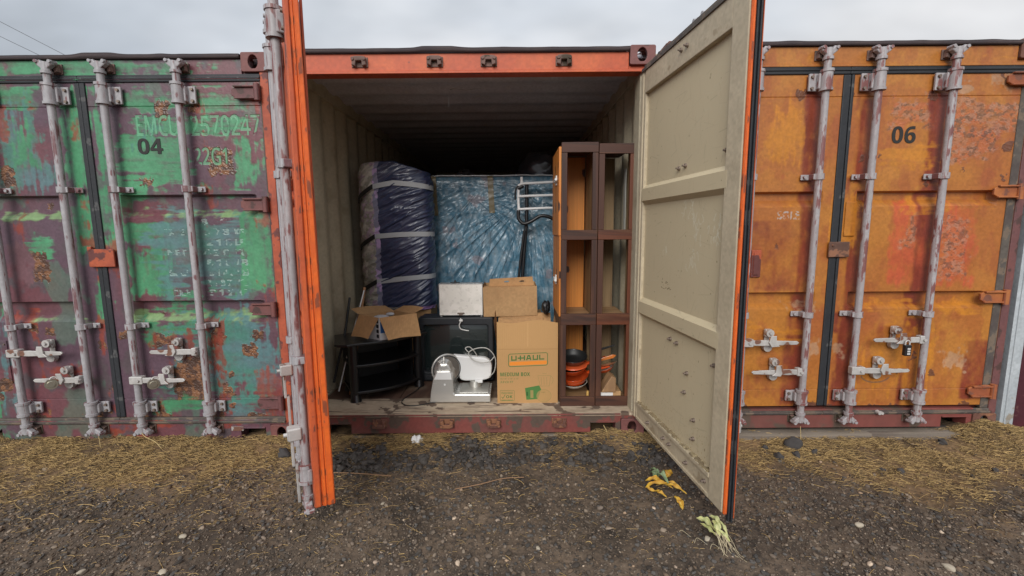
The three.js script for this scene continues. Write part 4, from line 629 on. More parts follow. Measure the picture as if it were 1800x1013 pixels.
{
  const gy = groundY(2.52, 1.02), t = thing('wilted_leek', 'wilted pale leek with stringy roots at the free end of the right open door', 'vegetable', [2.485, gy, 0.985]); t.scale.setScalar(0.70);
  srand(66);
  for (const [pts, w] of [[[[-0.10, 0.10, -0.02], [-0.04, 0.085, 0.0], [0.02, 0.035, 0.03]], 0.032], [[[-0.085, 0.085, 0.01], [-0.03, 0.05, 0.03], [0.01, 0.02, 0.05]], 0.022], [[[-0.01, 0.115, -0.02], [0.03, 0.10, -0.01], [0.05, 0.06, 0.03]], 0.022], [[[0.0, 0.1, 0.0], [0.02, 0.07, 0.02], [0.03, 0.02, 0.06]], 0.026], [[[0.05, 0.10, 0.0], [0.075, 0.06, 0.02], [0.09, 0.015, 0.05]], 0.014], [[[0.03, 0.05, 0.03], [0.06, 0.03, 0.06], [0.08, 0.012, 0.1]], 0.018]]) part('leaf', leafGeo(pts, w, 0.5), mLeek, t, true);
  for (let i = 0; i < 18; i++) { const x = rr(0.0, 0.09), z = rr(0.03, 0.08), dx = rr(-0.03, 0.06), dz = rr(0.04, 0.16); part('root', tube([[x, 0.035, z], [x + dx * 0.3, 0.03, z + dz * 0.4], [x + dx, 0.004, z + dz], [x + dx * 1.4 + rr(-0.02, 0.02), 0.003, z + dz * 1.25]], rr(0.001, 0.0022), 18, 5), mRoot, t, true); }
  for (const [x, z] of [[-0.16, 0.10], [-0.24, 0.02], [-0.08, 0.16]]) part('root', tube([[x, 0.004, z], [x + 0.03, 0.02, z - 0.03], [x + 0.08, 0.006, z + 0.02]], 0.0012, 16, 5), mRoot, t, true);
}
// shed at the right edge
{
  const t = thing('metal_shed', 'dark maroon metal shed with pale grey corner trim right of the orange container', 'shed', [4.955, -0.05, -0.02]);
  const mW = pm(paintTile([0.075, 0.014, 0.022], [0.06, 0.012, 0.02], [0.1, 0.04, 0.04], 0.12), 0.5), mT = pm(paintTile([0.42, 0.45, 0.47], [0.36, 0.39, 0.41], [0.25, 0.22, 0.18], 0.16), 0.5);
  part('corner_trim', [bb(0, 0.094, 0, 2.55, -0.02, 0.006, 0.004), bb(0.022, 0.038, 0, 2.549, 0.0, 0.013, 0.005), bb(-0.002, 0.006, 0, 2.55, -0.4, 0.006, 0.002)], mT, t);
  for (let i = 0; i < 5; i++) { const x = 0.094 + i * 0.3; part('wall_panel', [bb(x + 0.001, x + 0.299, 0, 2.545, -0.03, -0.006, 0.002), bb(x + 0.27, x + 0.296, 0, 2.544, -0.01, 0.018, 0.006), bb(x + 0.12, x + 0.134, 0, 2.544, -0.01, 0.0, 0.003)], mW, t); }
  part('roof', bb(-0.05, 1.65, 2.55, 2.60, -3, 0.1, 0.01), mT, t);
  part('wall_panel', bb(0.0, 0.02, 0, 2.54, -2.9, -0.41, 0), mW, t);
}
// two power lines far behind
for (const [y0, y1, x0, x1, w, lab] of [[11.51, 9.89, -22.95, -19.9, 0, 'upper thin power line crossing the sky at top left'], [10.85, 9.90, -23.06, -21.14, 1, 'lower thin power line crossing the sky at top left']]) {
  const k = (y1 - y0) / (x1 - x0), X0 = x0 - 22, X1 = x1 + 9;
  single('power_line', [tube([X0, (X0 * 2 + X1) / 3, (X0 + X1 * 2) / 3, X1].map((x) => [x, y0 + k * (x - x0), -20]), 0.012, 30, 6)], std({ color: L3(0.07, 0.07, 0.075), roughness: 0.7 }), lab, 'power line');
}

// ------------------------------------------------------------------ goods inside the open container (floor at y = 0.1585)
const FL = 0.1585;
const texCard = paintTile([0.45, 0.27, 0.125], [0.41, 0.24, 0.11], [0.36, 0.2, 0.09], 0.12, { freq: 4 });
const bumpFlute = greyTex(256, 256, (u, v) => 0.5 + 0.35 * Math.sin(u * Math.PI * 2 * 64) + 0.5 * (fbm(u * 8, v * 8, 3, 8) - 0.5));
const cardMat = (o = {}) => std({ map: texCard, roughness: 0.85, bumpMap: bumpFlute, bumpScale: 0.0008, ...o });
const mCard = cardMat(), mCardPale = cardMat({ color: L3(1.05, 1.0, 0.95) });
// moving box with print
{
  const t = thing('moving_box', 'tall open cardboard moving box with green and orange print on the container floor', 'box', [1.403, FL, -0.2]);
  const W = 0.448, H = 0.412, D = 0.44, th = 0.006;
  const print = canvasTex(1024, 1400, (g, cw, ch) => {        // front with the raised flap above the crease, 0.448 x 0.6125 m
    const S = cw / 0.448, Y = (y) => ch - y * (ch / 0.6125); g.fillStyle = '#b28a5a'; g.fillRect(0, 0, cw, ch); srand(9);
    for (let i = 0; i < 5000; i++) { g.fillStyle = R() < 0.5 ? 'rgba(90,60,30,0.05)' : 'rgba(225,185,135,0.06)'; g.fillRect(R() * cw, R() * ch, rr(1, 3), rr(4, 40)); }
    g.strokeStyle = 'rgba(120,84,48,0.8)'; g.lineWidth = 4; g.beginPath(); g.moveTo(0, Y(0.412)); g.lineTo(cw, Y(0.412)); g.stroke(); g.strokeStyle = 'rgba(205,165,115,0.5)'; g.lineWidth = 10; g.beginPath(); g.moveTo(cw * 0.51, Y(0.6)); g.lineTo(cw * 0.505, Y(0.43)); g.stroke();
    const G = '#3e6a35', O = '#e0862e';
    const x0 = 0.085 * S, x1 = 0.372 * S, yt = Y(0.378), yb = Y(0.283), sk = 10, h = yb - yt;
    g.save(); g.transform(1, -0.035, 0, 1, 0, 14);
    g.lineWidth = 11; g.strokeStyle = G; g.beginPath(); g.roundRect(x0, yt, x1 - x0, h, 34); g.stroke();
    g.fillStyle = O; g.beginPath(); g.roundRect(x0 + 14, yt + h * 0.63, x1 - x0 - 28, h * 0.29, 14); g.fill();
    g.fillStyle = G; g.strokeStyle = G; g.lineWidth = 20; g.lineJoin = 'miter';                      // wide block letters of the logo, drawn as strokes
    const lx = x0 + 54, lw = (x1 - x0 - 108) / 5.5, lt = yt + h * 0.18, lb = yt + h * 0.53, P = (a) => { g.beginPath(); a.forEach(([x, y], i) => g[i ? 'lineTo' : 'moveTo'](x, y)); g.stroke(); }, lh = lb - lt, w8 = lw * 0.72, at = (k) => lx + k * lw;
    P([[at(0), lt - 8], [at(0), lb - 8], [at(0) + w8, lb - 8], [at(0) + w8, lt - 8]]); P([[at(0.98), lt + lh * 0.48], [at(1.42) + w8, lt + lh * 0.48]]); P([[at(1.45), lt - 8], [at(1.45), lb + 2]]); P([[at(1.42) + w8, lt - 8], [at(1.42) + w8, lb + 2]]);
    P([[at(2.5), lb + 2], [at(2.5) + w8 * 0.36, lt], [at(2.5) + w8 * 0.66, lt], [at(2.5) + w8, lb + 2]]); P([[at(2.5) + 14, lt + lh * 0.66], [at(2.5) + w8 - 10, lt + lh * 0.66]]);
    P([[at(3.62), lt - 8], [at(3.62), lb - 8], [at(3.62) + w8, lb - 8], [at(3.62) + w8, lt - 8]]); P([[at(4.72), lt - 8], [at(4.72), lb - 8], [at(4.72) + w8 * 1.05, lb - 8]]);
    g.restore();
    const tx = (s, x, y, hh, w, col, st = 'bold ') => { g.save(); g.fillStyle = col; g.font = st + '100px sans-serif'; const k = hh * S / 72, mw = g.measureText(s).width * k; g.translate(x * S, Y(y)); g.scale(k * w * S / mw, k); g.fillText(s, 0, 0); g.restore(); };
    tx('MEDIUM BOX', 0.020, 0.207, 0.029, 0.222, G); g.globalAlpha = 0.75; tx('18 1/8" x 18" x 16"', 0.020, 0.182, 0.013, 0.14, G, ''); tx('3.0 CU FT', 0.020, 0.155, 0.016, 0.095, G, 'italic bold '); g.globalAlpha = 1;
    g.strokeStyle = G; g.lineWidth = 5; g.beginPath(); g.roundRect(0.02 * S, Y(0.098), 0.105 * S, 0.08 * S, 12); g.stroke();
    tx('OK', 0.062, 0.038, 0.022, 0.05, G); g.lineWidth = 9; P([[0.03 * S, Y(0.048)], [0.04 * S, Y(0.036)], [0.058 * S, Y(0.066)]]);
    g.globalAlpha = 0.75; for (const y of [0.087, 0.076, 0.026]) for (let i = 0; i < 9; i++) { g.fillStyle = G; g.fillRect((0.03 + i * 0.0095) * S, Y(y), 0.0075 * S * rr(0.7, 1), 0.006 * S); } g.globalAlpha = 1;
    // toaster, mixer jar and plate
    g.globalAlpha = 0.92; g.fillStyle = '#3f7338'; g.beginPath(); g.moveTo(0.205 * S, Y(0.115)); g.lineTo(0.31 * S, Y(0.135)); g.lineTo(0.325 * S, Y(0.105)); g.lineTo(0.30 * S, Y(0.03)); g.lineTo(0.215 * S, Y(0.025)); g.closePath(); g.fill();
    g.fillStyle = 'rgba(178,138,90,0.75)'; g.fillRect(0.245 * S, Y(0.098), 0.022 * S, 0.06 * S); g.fillStyle = '#2d5527'; g.fillRect(0.215 * S, Y(0.085), 0.012 * S, 0.03 * S); g.globalAlpha = 0.8;
    g.strokeStyle = '#7d7a48'; g.lineWidth = 5; g.fillStyle = 'rgba(170,135,85,0.9)'; g.beginPath(); g.ellipse(0.345 * S, Y(0.055), 0.055 * S, 0.048 * S, 0, 0, 7); g.fill(); g.stroke();
    g.beginPath(); g.moveTo(0.30 * S, Y(0.21)); g.lineTo(0.395 * S, Y(0.21)); g.lineTo(0.385 * S, Y(0.13)); g.lineTo(0.318 * S, Y(0.13)); g.closePath(); g.stroke(); g.beginPath(); g.moveTo(0.335 * S, Y(0.225)); g.lineTo(0.365 * S, Y(0.225)); g.stroke(); for (const q of [0.325, 0.345, 0.365]) P([[q * S, Y(0.2)], [(q + 0.003) * S, Y(0.14)]]); g.beginPath(); g.ellipse(0.395 * S, Y(0.175), 0.018 * S, 0.03 * S, 0, -1.5, 1.5); g.stroke(); g.globalAlpha = 1;
    tx('fragile', 0.325, 0.078, 0.008, 0.03, '#6b6a3c', '');
    
  });
  const mPrint = std({ map: print, roughness: 0.85, bumpMap: rep(bumpFlute, 0.5, 0.5), bumpScale: 0.0007 });
  const f = part('front_side', [grid(10, 22, (u, v) => { const y = v * 0.6125; return [u * W, y - (v > 0.95 ? 0.012 * Math.sin(u * 7) : 0), 0.004 * (fbm(u * 4, v * 4, 2) - 0.5) - (y > H ? (y - H) * 0.10 * (1 + 0.3 * Math.sin(u * 5)) : 0)]; })], mPrint, t, true);
  part('side', [bb(-0.001, th, 0, H, -D, -0.004, 0.001), bb(W - th, W + 0.001, 0, H, -D, -0.004, 0.001), bb(0, W, 0, H, -D, -D + th, 0.001), bb(0.003, W - 0.003, 0, 0.006, -D, -0.004, 0)], mCard, t);
  const flap = (x0, y0, z0, ux, uz, lx, ly, lz) => grid(6, 6, (u, v) => [x0 + ux * u + lx * v + 0.004 * Math.sin(u * 6), y0 + ly * v, z0 + uz * u + lz * v]);
  part('flap', flap(0, H, -0.01, 0, -D + 0.02, -0.022, 0.215, 0), mCard, t); part('flap', flap(W, H, -0.01, 0, -D + 0.02, 0.012, 0.205, 0), mCard, t); part('flap', flap(0.01, H, -D, W - 0.02, 0, 0, 0.17, -0.10), mCardPale, t);
  // crumpled top of the front and the light inner edge
  part('flap', grid(20, 4, (u, v) => [0.01 + u * 0.33, 0.595 + 0.03 * v - 0.012 * Math.sin(u * 5), -0.03 - 0.09 * v + 0.01 * Math.sin(u * 9)]), mCardPale, t);
}
// plain carton and the smaller box on it
single('cardboard_box', [bb(1.40, 1.78, FL, 0.706, -1.1, -0.70, 0.004)], mCard, 'plain tall carton behind the printed moving box', 'box');
{
  const t = thing('cardboard_box', 'brown cardboard box with handle slots standing behind the printed moving box', 'box', [1.277, 0.712, -0.72]); t.rotation.z = 0.022;
  part('side', [grid(12, 8, (u, v) => [u * 0.453, v * 0.25, 0.006 * Math.sin(u * 3.1)]), bb(0, 0.005, 0, 0.25, -0.33, -0.004, 0.001), bb(0.448, 0.453, 0, 0.25, -0.33, -0.004, 0.001), bb(0, 0.453, 0, 0.005, -0.33, -0.002, 0), bb(0, 0.453, 0, 0.25, -0.335, -0.33, 0)], mCard, t);
  const s = new THREE.Shape(); s.moveTo(0.05, 0.25); s.lineTo(0.06, 0.315); s.lineTo(0.42, 0.325); s.lineTo(0.43, 0.25); s.closePath();
  for (const x of [0.20, 0.33]) { const h = new THREE.Path(); h.absellipse(x, 0.287, 0.022, 0.008, 0, Math.PI * 2, true, 0.1); s.holes.push(h); }
  part('flap', new THREE.ExtrudeGeometry(s, { depth: 0.005, bevelEnabled: false }).translate(0, 0, -0.05), mCardPale, t);
  part('flap', [grid(4, 4, (u, v) => [0.002 + 0.0 * v, 0.25 + 0.02 * v, -u * 0.32]), grid(6, 3, (u, v) => [0.01 + 0.43 * u, 0.247 + 0.008 * v, -0.004 - 0.05 * v])], mCardPale, t);
}
// tube television
{
  const t = thing('television', 'old dark tube television standing on the container floor', 'television', [0.722, FL, -0.70]);
  const W = 0.634, H = 0.553, m = std({ color: L3(0.020, 0.022, 0.026), roughness: 0.55, bumpMap: grainBump, bumpScale: 0.0004 });
  const s = new THREE.Shape(); const q = 0.02; s.moveTo(q, 0); s.lineTo(W - q, 0); s.quadraticCurveTo(W, 0, W, q); s.lineTo(W, H - q); s.quadraticCurveTo(W, H, W - q, H); s.lineTo(q, H); s.quadraticCurveTo(0, H, 0, H - q); s.lineTo(0, q); s.quadraticCurveTo(0, 0, q, 0);
  const h = new THREE.Path(), a = 0.044, b = 0.082, c = W - 0.047, d = H - 0.066, r = 0.02; h.moveTo(a + r, b); h.lineTo(c - r, b); h.quadraticCurveTo(c, b, c, b + r); h.lineTo(c, d - r); h.quadraticCurveTo(c, d, c - r, d); h.lineTo(a + r, d); h.quadraticCurveTo(a, d, a, d - r); h.lineTo(a, b + r); h.quadraticCurveTo(a, b, a + r, b); s.holes.push(h);
  part('bezel', new THREE.ExtrudeGeometry(s, { depth: 0.07, bevelEnabled: true, bevelSize: 0.010, bevelThickness: 0.016, bevelOffset: -0.010, bevelSegments: 3 }).translate(0, 0, -0.086), m, t);
  part('screen', grid(16, 16, (u, v) => { const x = (u - 0.5) * 2, y = (v - 0.5) * 2; return [mix(a - 0.005, c + 0.005, u), mix(b - 0.005, d + 0.005, v), -0.018 - 0.030 * (x * x * 0.6 + y * y * 0.5)]; }), phy({ color: L3(0.018, 0.026, 0.026), roughness: 0.22, clearcoat: 1, clearcoatRoughness: 0.04 }), t);
  part('cabinet', [bb(0.01, W - 0.01, 0.02, H - 0.004, -0.22, -0.085, 0.012), profile([[0.05, 0.04], [W - 0.05, 0.04], [W - 0.07, H - 0.06], [0.07, H - 0.06]], -0.46, -0.22, 0.02)], m, t);
  part('control_strip', [bb(0.05, 0.59, 0.062, 0.068, -0.004, 0.003, 0.001), bb(0.04, 0.60, 0.015, 0.05, -0.006, 0.0025, 0.004)], std({ color: L3(0.028, 0.030, 0.034), roughness: 0.4 }), t);
  part('foot', [bb(0.05, 0.15, -0.001, 0.02, -0.35, -0.03, 0), bb(W - 0.15, W - 0.05, -0.001, 0.02, -0.35, -0.03, 0)], M.black, t);
}
// mottled metal case on the television
{
  const t = thing('metal_case', 'mottled silver metal case with a latch standing on the television', 'case', [0.903, 0.7135, -0.735]);
  const mot = colorTex(256, 256, (u, v, o) => { const n = fbm(u * 7, v * 7, 5), k = fbm(u * 20 + 3, v * 20, 4), w = sst(0.58, 0.70, k) * 0.45, g = mix(0.86, 0.79, sst(0.45, 0.65, n)); o[0] = mix(g * 1.02, 0.42, w * 0.6); o[1] = mix(g * 0.98, 0.39, w * 0.6); o[2] = mix(g * 0.90, 0.34, w * 0.6); });
  part('body', bb(0, 0.364, 0.012, 0.277, -0.10, 0, 0.004), std({ map: rep(mot, 2.2), roughness: 0.38, metalness: 0.1 }), t);
  part('rim', [bb(-0.003, 0.367, 0.010, 0.016, -0.104, 0.003, 0.002), bb(-0.003, 0.367, 0.273, 0.279, -0.104, 0.003, 0.002), bb(-0.003, 0.003, 0.016, 0.273, -0.104, 0.003, 0.002), bb(0.361, 0.367, 0.016, 0.273, -0.104, 0.003, 0.002)], std({ color: L3(0.55, 0.54, 0.52), roughness: 0.35, metalness: 0.6 }), t);
  for (const x of [0.012, 0.352]) part('foot', cyl([x, -0.002, -0.012], [x, 0.012, -0.012], 0.008, 0.009, 12), std({ color: L3(0.6, 0.6, 0.58), roughness: 0.35, metalness: 0.5 }), t);
  part('latch', [bb(0.15, 0.21, 0.020, 0.034, 0, 0.006, 0.002), bb(0.165, 0.195, 0.010, 0.024, 0.002, 0.010, 0.002)], M.bolt, t);
  part('handle', [bb(0.09, 0.17, 0.279, 0.288, -0.06, -0.04, 0.003), cyl([0.13, 0.288, -0.05], [0.13, 0.305, -0.05], 0.012, 0.006, 10)], M.black, t);
}
{
  const mWh = std({ color: L3(0.74, 0.73, 0.70), roughness: 0.35 });
  const t = thing('white_hook', 'white bent metal hook dangling in front of the television screen', 'hook', [1.078, 0.70, -0.675]);
  part('knob', new THREE.SphereGeometry(0.017, 16, 12).scale(1, 0.8, 0.7).translate(0.01, -0.01, 0), mWh, t);
  part('stem', tube([[0.008, 0.01, 0], [0.006, -0.02, 0.004], [-0.004, -0.05, 0.006], [0.006, -0.078, 0.006], [0.04, -0.09, 0.006], [0.075, -0.096, 0.006]], 0.0045, 40, 8), mWh, t);
}
// meat slicer
{
  const t = thing('meat_slicer', 'stainless steel meat slicer with a white food tray on the container floor', 'slicer', [0.895, FL, -0.2]);
  const brush = greyTex(256, 256, (u, v) => 0.30 + 0.35 * fbm(u * 6, v * 150, 3) + 0.25 * (fbm(u * 5, v * 5, 3) - 0.4));
  const steel = std({ color: L3(0.56, 0.55, 0.52), roughness: 0.45, metalness: 0.45, roughnessMap: brush }), dark = M.black, white = std({ color: L3(0.72, 0.72, 0.71), roughness: 0.35 });
  part('base', [profile([[0.002, 0.006], [0.455, 0.006], [0.455, 0.068], [0.195, 0.070], [0.182, 0.082], [0.178, 0.225], [0.160, 0.248], [0.060, 0.248], [0.034, 0.20], [0.014, 0.10]], -0.26, 0, 0.009)], steel, t);
  part('control_panel', [profile([[0.040, 0.185], [0.170, 0.185], [0.166, 0.228], [0.156, 0.2435], [0.066, 0.2435]], 0.0005, 0.004, 0.0015), cyl([0.118, 0.145, 0.0], [0.118, 0.145, 0.006], 0.008, 0.006, 12)], white, t);
  part('motor_housing', [profile([[0.06, 0.240], [0.165, 0.240], [0.15, 0.285], [0.135, 0.30], [0.085, 0.30], [0.072, 0.285]], -0.16, -0.02, 0.012), bb(0.09, 0.125, 0.262, 0.285, -0.024, -0.014, 0.003), cyl([0.108, 0.29, -0.04], [0.108, 0.342, -0.055], 0.010, 0.008, 12), bb(0.098, 0.118, 0.308, 0.325, -0.056, -0.034, 0.003)], steel, t);
  const disc = (r, d, b) => new THREE.CylinderGeometry(r, r, d, 48, 1).rotateX(Math.PI / 2);
  const yaw = (g) => g.rotateY(0.42).translate(0.115, 0.226, -0.13);
  part('blade_guard', [yaw(new THREE.TorusGeometry(0.112, 0.008, 10, 56)), yaw(disc(0.112, 0.008))], steel, t);
  part('blade', yaw(disc(0.100, 0.006).translate(0, 0, 0.012)), std({ color: L3(0.70, 0.70, 0.69), roughness: 0.18, metalness: 0.95 }), t);
  part('ring', yaw(new THREE.TorusGeometry(0.105, 0.0035, 8, 56).translate(0.0, 0, 0.016)), dark, t);
  const tr = new THREE.Shape(); tr.moveTo(0.165, 0.325); tr.lineTo(0.39, 0.305); tr.quadraticCurveTo(0.455, 0.296, 0.462, 0.235); tr.lineTo(0.455, 0.15); tr.quadraticCurveTo(0.43, 0.125, 0.38, 0.122); tr.lineTo(0.26, 0.118); tr.quadraticCurveTo(0.22, 0.12, 0.21, 0.14); tr.lineTo(0.20, 0.2); tr.closePath();
  part('food_tray', [new THREE.ExtrudeGeometry(tr, { depth: 0.03, bevelEnabled: true, bevelSize: 0.012, bevelThickness: 0.012, bevelOffset: -0.012, bevelSegments: 3, curveSegments: 16 }).translate(0, 0, -0.20), bb(0.33, 0.39, 0.108, 0.13, -0.17, -0.135, 0.006)], white, t);
  part('carriage', [bb(0.22, 0.44, 0.069, 0.078, -0.24, -0.02, 0.003), cyl([0.33, 0.075, -0.17], [0.33, 0.12, -0.17], 0.05, 0.04, 20)], std({ color: L3(0.5, 0.49, 0.45), roughness: 0.4, metalness: 0.7 }), t);
  for (const [x, z] of [[0.03, -0.03], [0.43, -0.03], [0.03, -0.23], [0.43, -0.23]]) part('foot', cyl([x, -0.001, z], [x, 0.008, z], 0.018, 0.016, 14), dark, t);
  part('power_cord', [tube([[0.44, 0.15, -0.16], [0.48, 0.20, -0.14], [0.488, 0.32, -0.11], [0.43, 0.392, -0.10], [0.34, 0.388, -0.11], [0.288, 0.352, -0.12], [0.315, 0.305, -0.11], [0.38, 0.280, -0.105], [0.45, 0.290, -0.11], [0.485, 0.325, -0.12]], 0.0042, 120, 8), tube([[0.288, 0.352, -0.13], [0.262, 0.385, -0.14], [0.29, 0.392, -0.15], [0.33, 0.35, -0.16], [0.35, 0.31, -0.17]], 0.004, 50, 8)], std({ color: L3(0.42, 0.41, 0.38), roughness: 0.5 }), t);
}
single('power_cable', [tube([[0.765, 0.163, -0.62], [0.735, 0.163, -0.45], [0.69, 0.163, -0.32], [0.685, 0.164, -0.215], [0.74, 0.164, -0.155], [0.82, 0.163, -0.16], [0.915, 0.164, -0.21]], 0.0035, 80, 6)], M.black, 'thin black cable curling on the floor left of the slicer', 'cable');
// black corner television stand
{
  const t = thing('television_stand', 'black three tier television stand with curved front edges in the left corner', 'stand', [0.335, FL, -0.25]);
  t.rotation.y = 0.70;                                       // front edge runs back to the right
  const gl = phy({ color: L3(0.010, 0.010, 0.011), roughness: 0.35, clearcoat: 0.3, clearcoatRoughness: 0.15 });
  const bow = (x0, x1, z0, dz) => Array.from({ length: 17 }, (_, i) => { const u = i / 16; return [mix(x0, x1, u), z0 + dz * Math.sin(u * Math.PI)]; });
  const tier = (y, th, over) => plan([...bow(-0.03 - over, 0.56 + over, 0.0 + over * 0.4, 0.07 + over * 0.3), [0.52, -0.34], [0.03, -0.34]], y, y + th, 0.004);
  part('shelf', tier(0.055, 0.022, 0), gl, t); part('shelf', tier(0.262, 0.020, 0), gl, t); part('top_shelf', plan([[-0.125, -0.05], [-0.115, -0.015], [-0.06, 0.03], ...bow(0.0, 0.60, 0.035, 0.06), [0.55, -0.36], [-0.02, -0.36]], 0.435, 0.455, 0.005), gl, t);
  for (const [x, z] of [[0.0, -0.02], [0.535, -0.02]]) part('post', cyl([x, 0.03, z], [x, 0.436, z], 0.034, 0.034, 24), gl, t);
  part('back_panel', [bb(0.06, 0.50, 0.06, 0.436, -0.335, -0.32, 0.002), bb(0.03, 0.045, 0.06, 0.436, -0.33, -0.08, 0.002), bb(0.505, 0.52, 0.06, 0.436, -0.33, -0.08, 0.002)], M.black, t);
  for (const [x, z] of [[0.0, -0.01], [0.535, -0.01], [0.06, -0.30], [0.5, -0.30]]) part('foot', [cyl([x, 0, z], [x, 0.052, z], 0.043, 0.028, 20)], gl, t);
}
// open carton on the stand
{
  const t = thing('cardboard_box', 'open carton with hanging flaps and blue print on top of the black stand', 'box', [0.515, FL + 0.457, -0.31]);
  t.rotation.y = 0.60;
  // one corner faces the camera at the origin: the left side runs back-left, the right side back-right
  const h = 0.175, a = 0.24, b = 0.285, dirA = [-0.82, -0.57], dirB = [0.80, -0.60];
  t.rotation.y = 0;
  const sheet = (right) => std({ roughness: 0.6, map: canvasTex(256, 128, (g, W, H) => { g.fillStyle = '#dde0e2'; g.fillRect(0, 0, W, H); if (right) { g.fillStyle = '#2c66ad'; g.fillRect(6, 26, 250, 62); g.fillStyle = '#74aadb'; g.beginPath(); g.arc(46, 56, 20, 0, 7); g.fill(); } else { g.fillStyle = '#20242c'; for (let k = 0; k < 4; k++) { g.beginPath(); g.roundRect(10, 12 + k * 28, 30, 20, 6); g.fill(); } } }) });
  const mP = sheet(false), mP2 = sheet(true);
  const wall = (o, d, len, y0, y1, skew = 0) => grid(6, 4, (u, v) => [o[0] + d[0] * len * u, mix(y0, y1, v), o[1] + d[1] * len * u]);
  const A = [dirA[0] * a, dirA[1] * a], B = [dirB[0] * b, dirB[1] * b];
  part('side', wall([0, 0], dirA, a, 0, h), mP, t, true).geometry; part('side', wall([0, 0], dirB, b, 0, h), mP2, t, true);
  part('side', [wall(A, dirB, b, 0, h), wall(B, dirA, a, 0, h), grid(1, 1, (u, v) => [A[0] * u + B[0] * v, 0.003, A[1] * u + B[1] * v])], mCard, t);
  // flaps: hinged on the top edges, front two hang outward and down, back two stand up and lean
  const flap = (o, d, len, out, drop, w0 = 0, w1 = 1) => grid(8, 5, (u, v) => { const k = mix(w0 * v, 1 - (1 - w1) * v, u); return [o[0] + d[0] * len * k + out[0] * v, h + drop * v + 0.006 * Math.sin(u * 4) * v, o[1] + d[1] * len * k + out[1] * v]; });
  part('flap', flap([0, 0.0], dirA, a, [-0.045, 0.075], -0.150, 0.14, 1.0), mCardPale, t);
  part('flap', flap([0, 0.0], dirB, b + 0.02, [0.05, 0.10], -0.155, 0.14, 1.0), mCardPale, t);
  part('flap', flap(A, dirB, b, [-0.09, -0.07], 0.035), mCard, t); part('flap', flap(B, dirA, a, [0.06, -0.09], 0.03), mCardPale, t);
  part('packing', [new THREE.SphereGeometry(0.05, 16, 10).scale(1.2, 0.35, 0.8).translate(-0.03, 0.15, -0.16), new THREE.SphereGeometry(0.022, 14, 10).scale(1.6, 0.7, 1).translate(0.03, 0.165, -0.2)], std({ color: L3(0.5, 0.5, 0.52), roughness: 0.3 }), t);
}
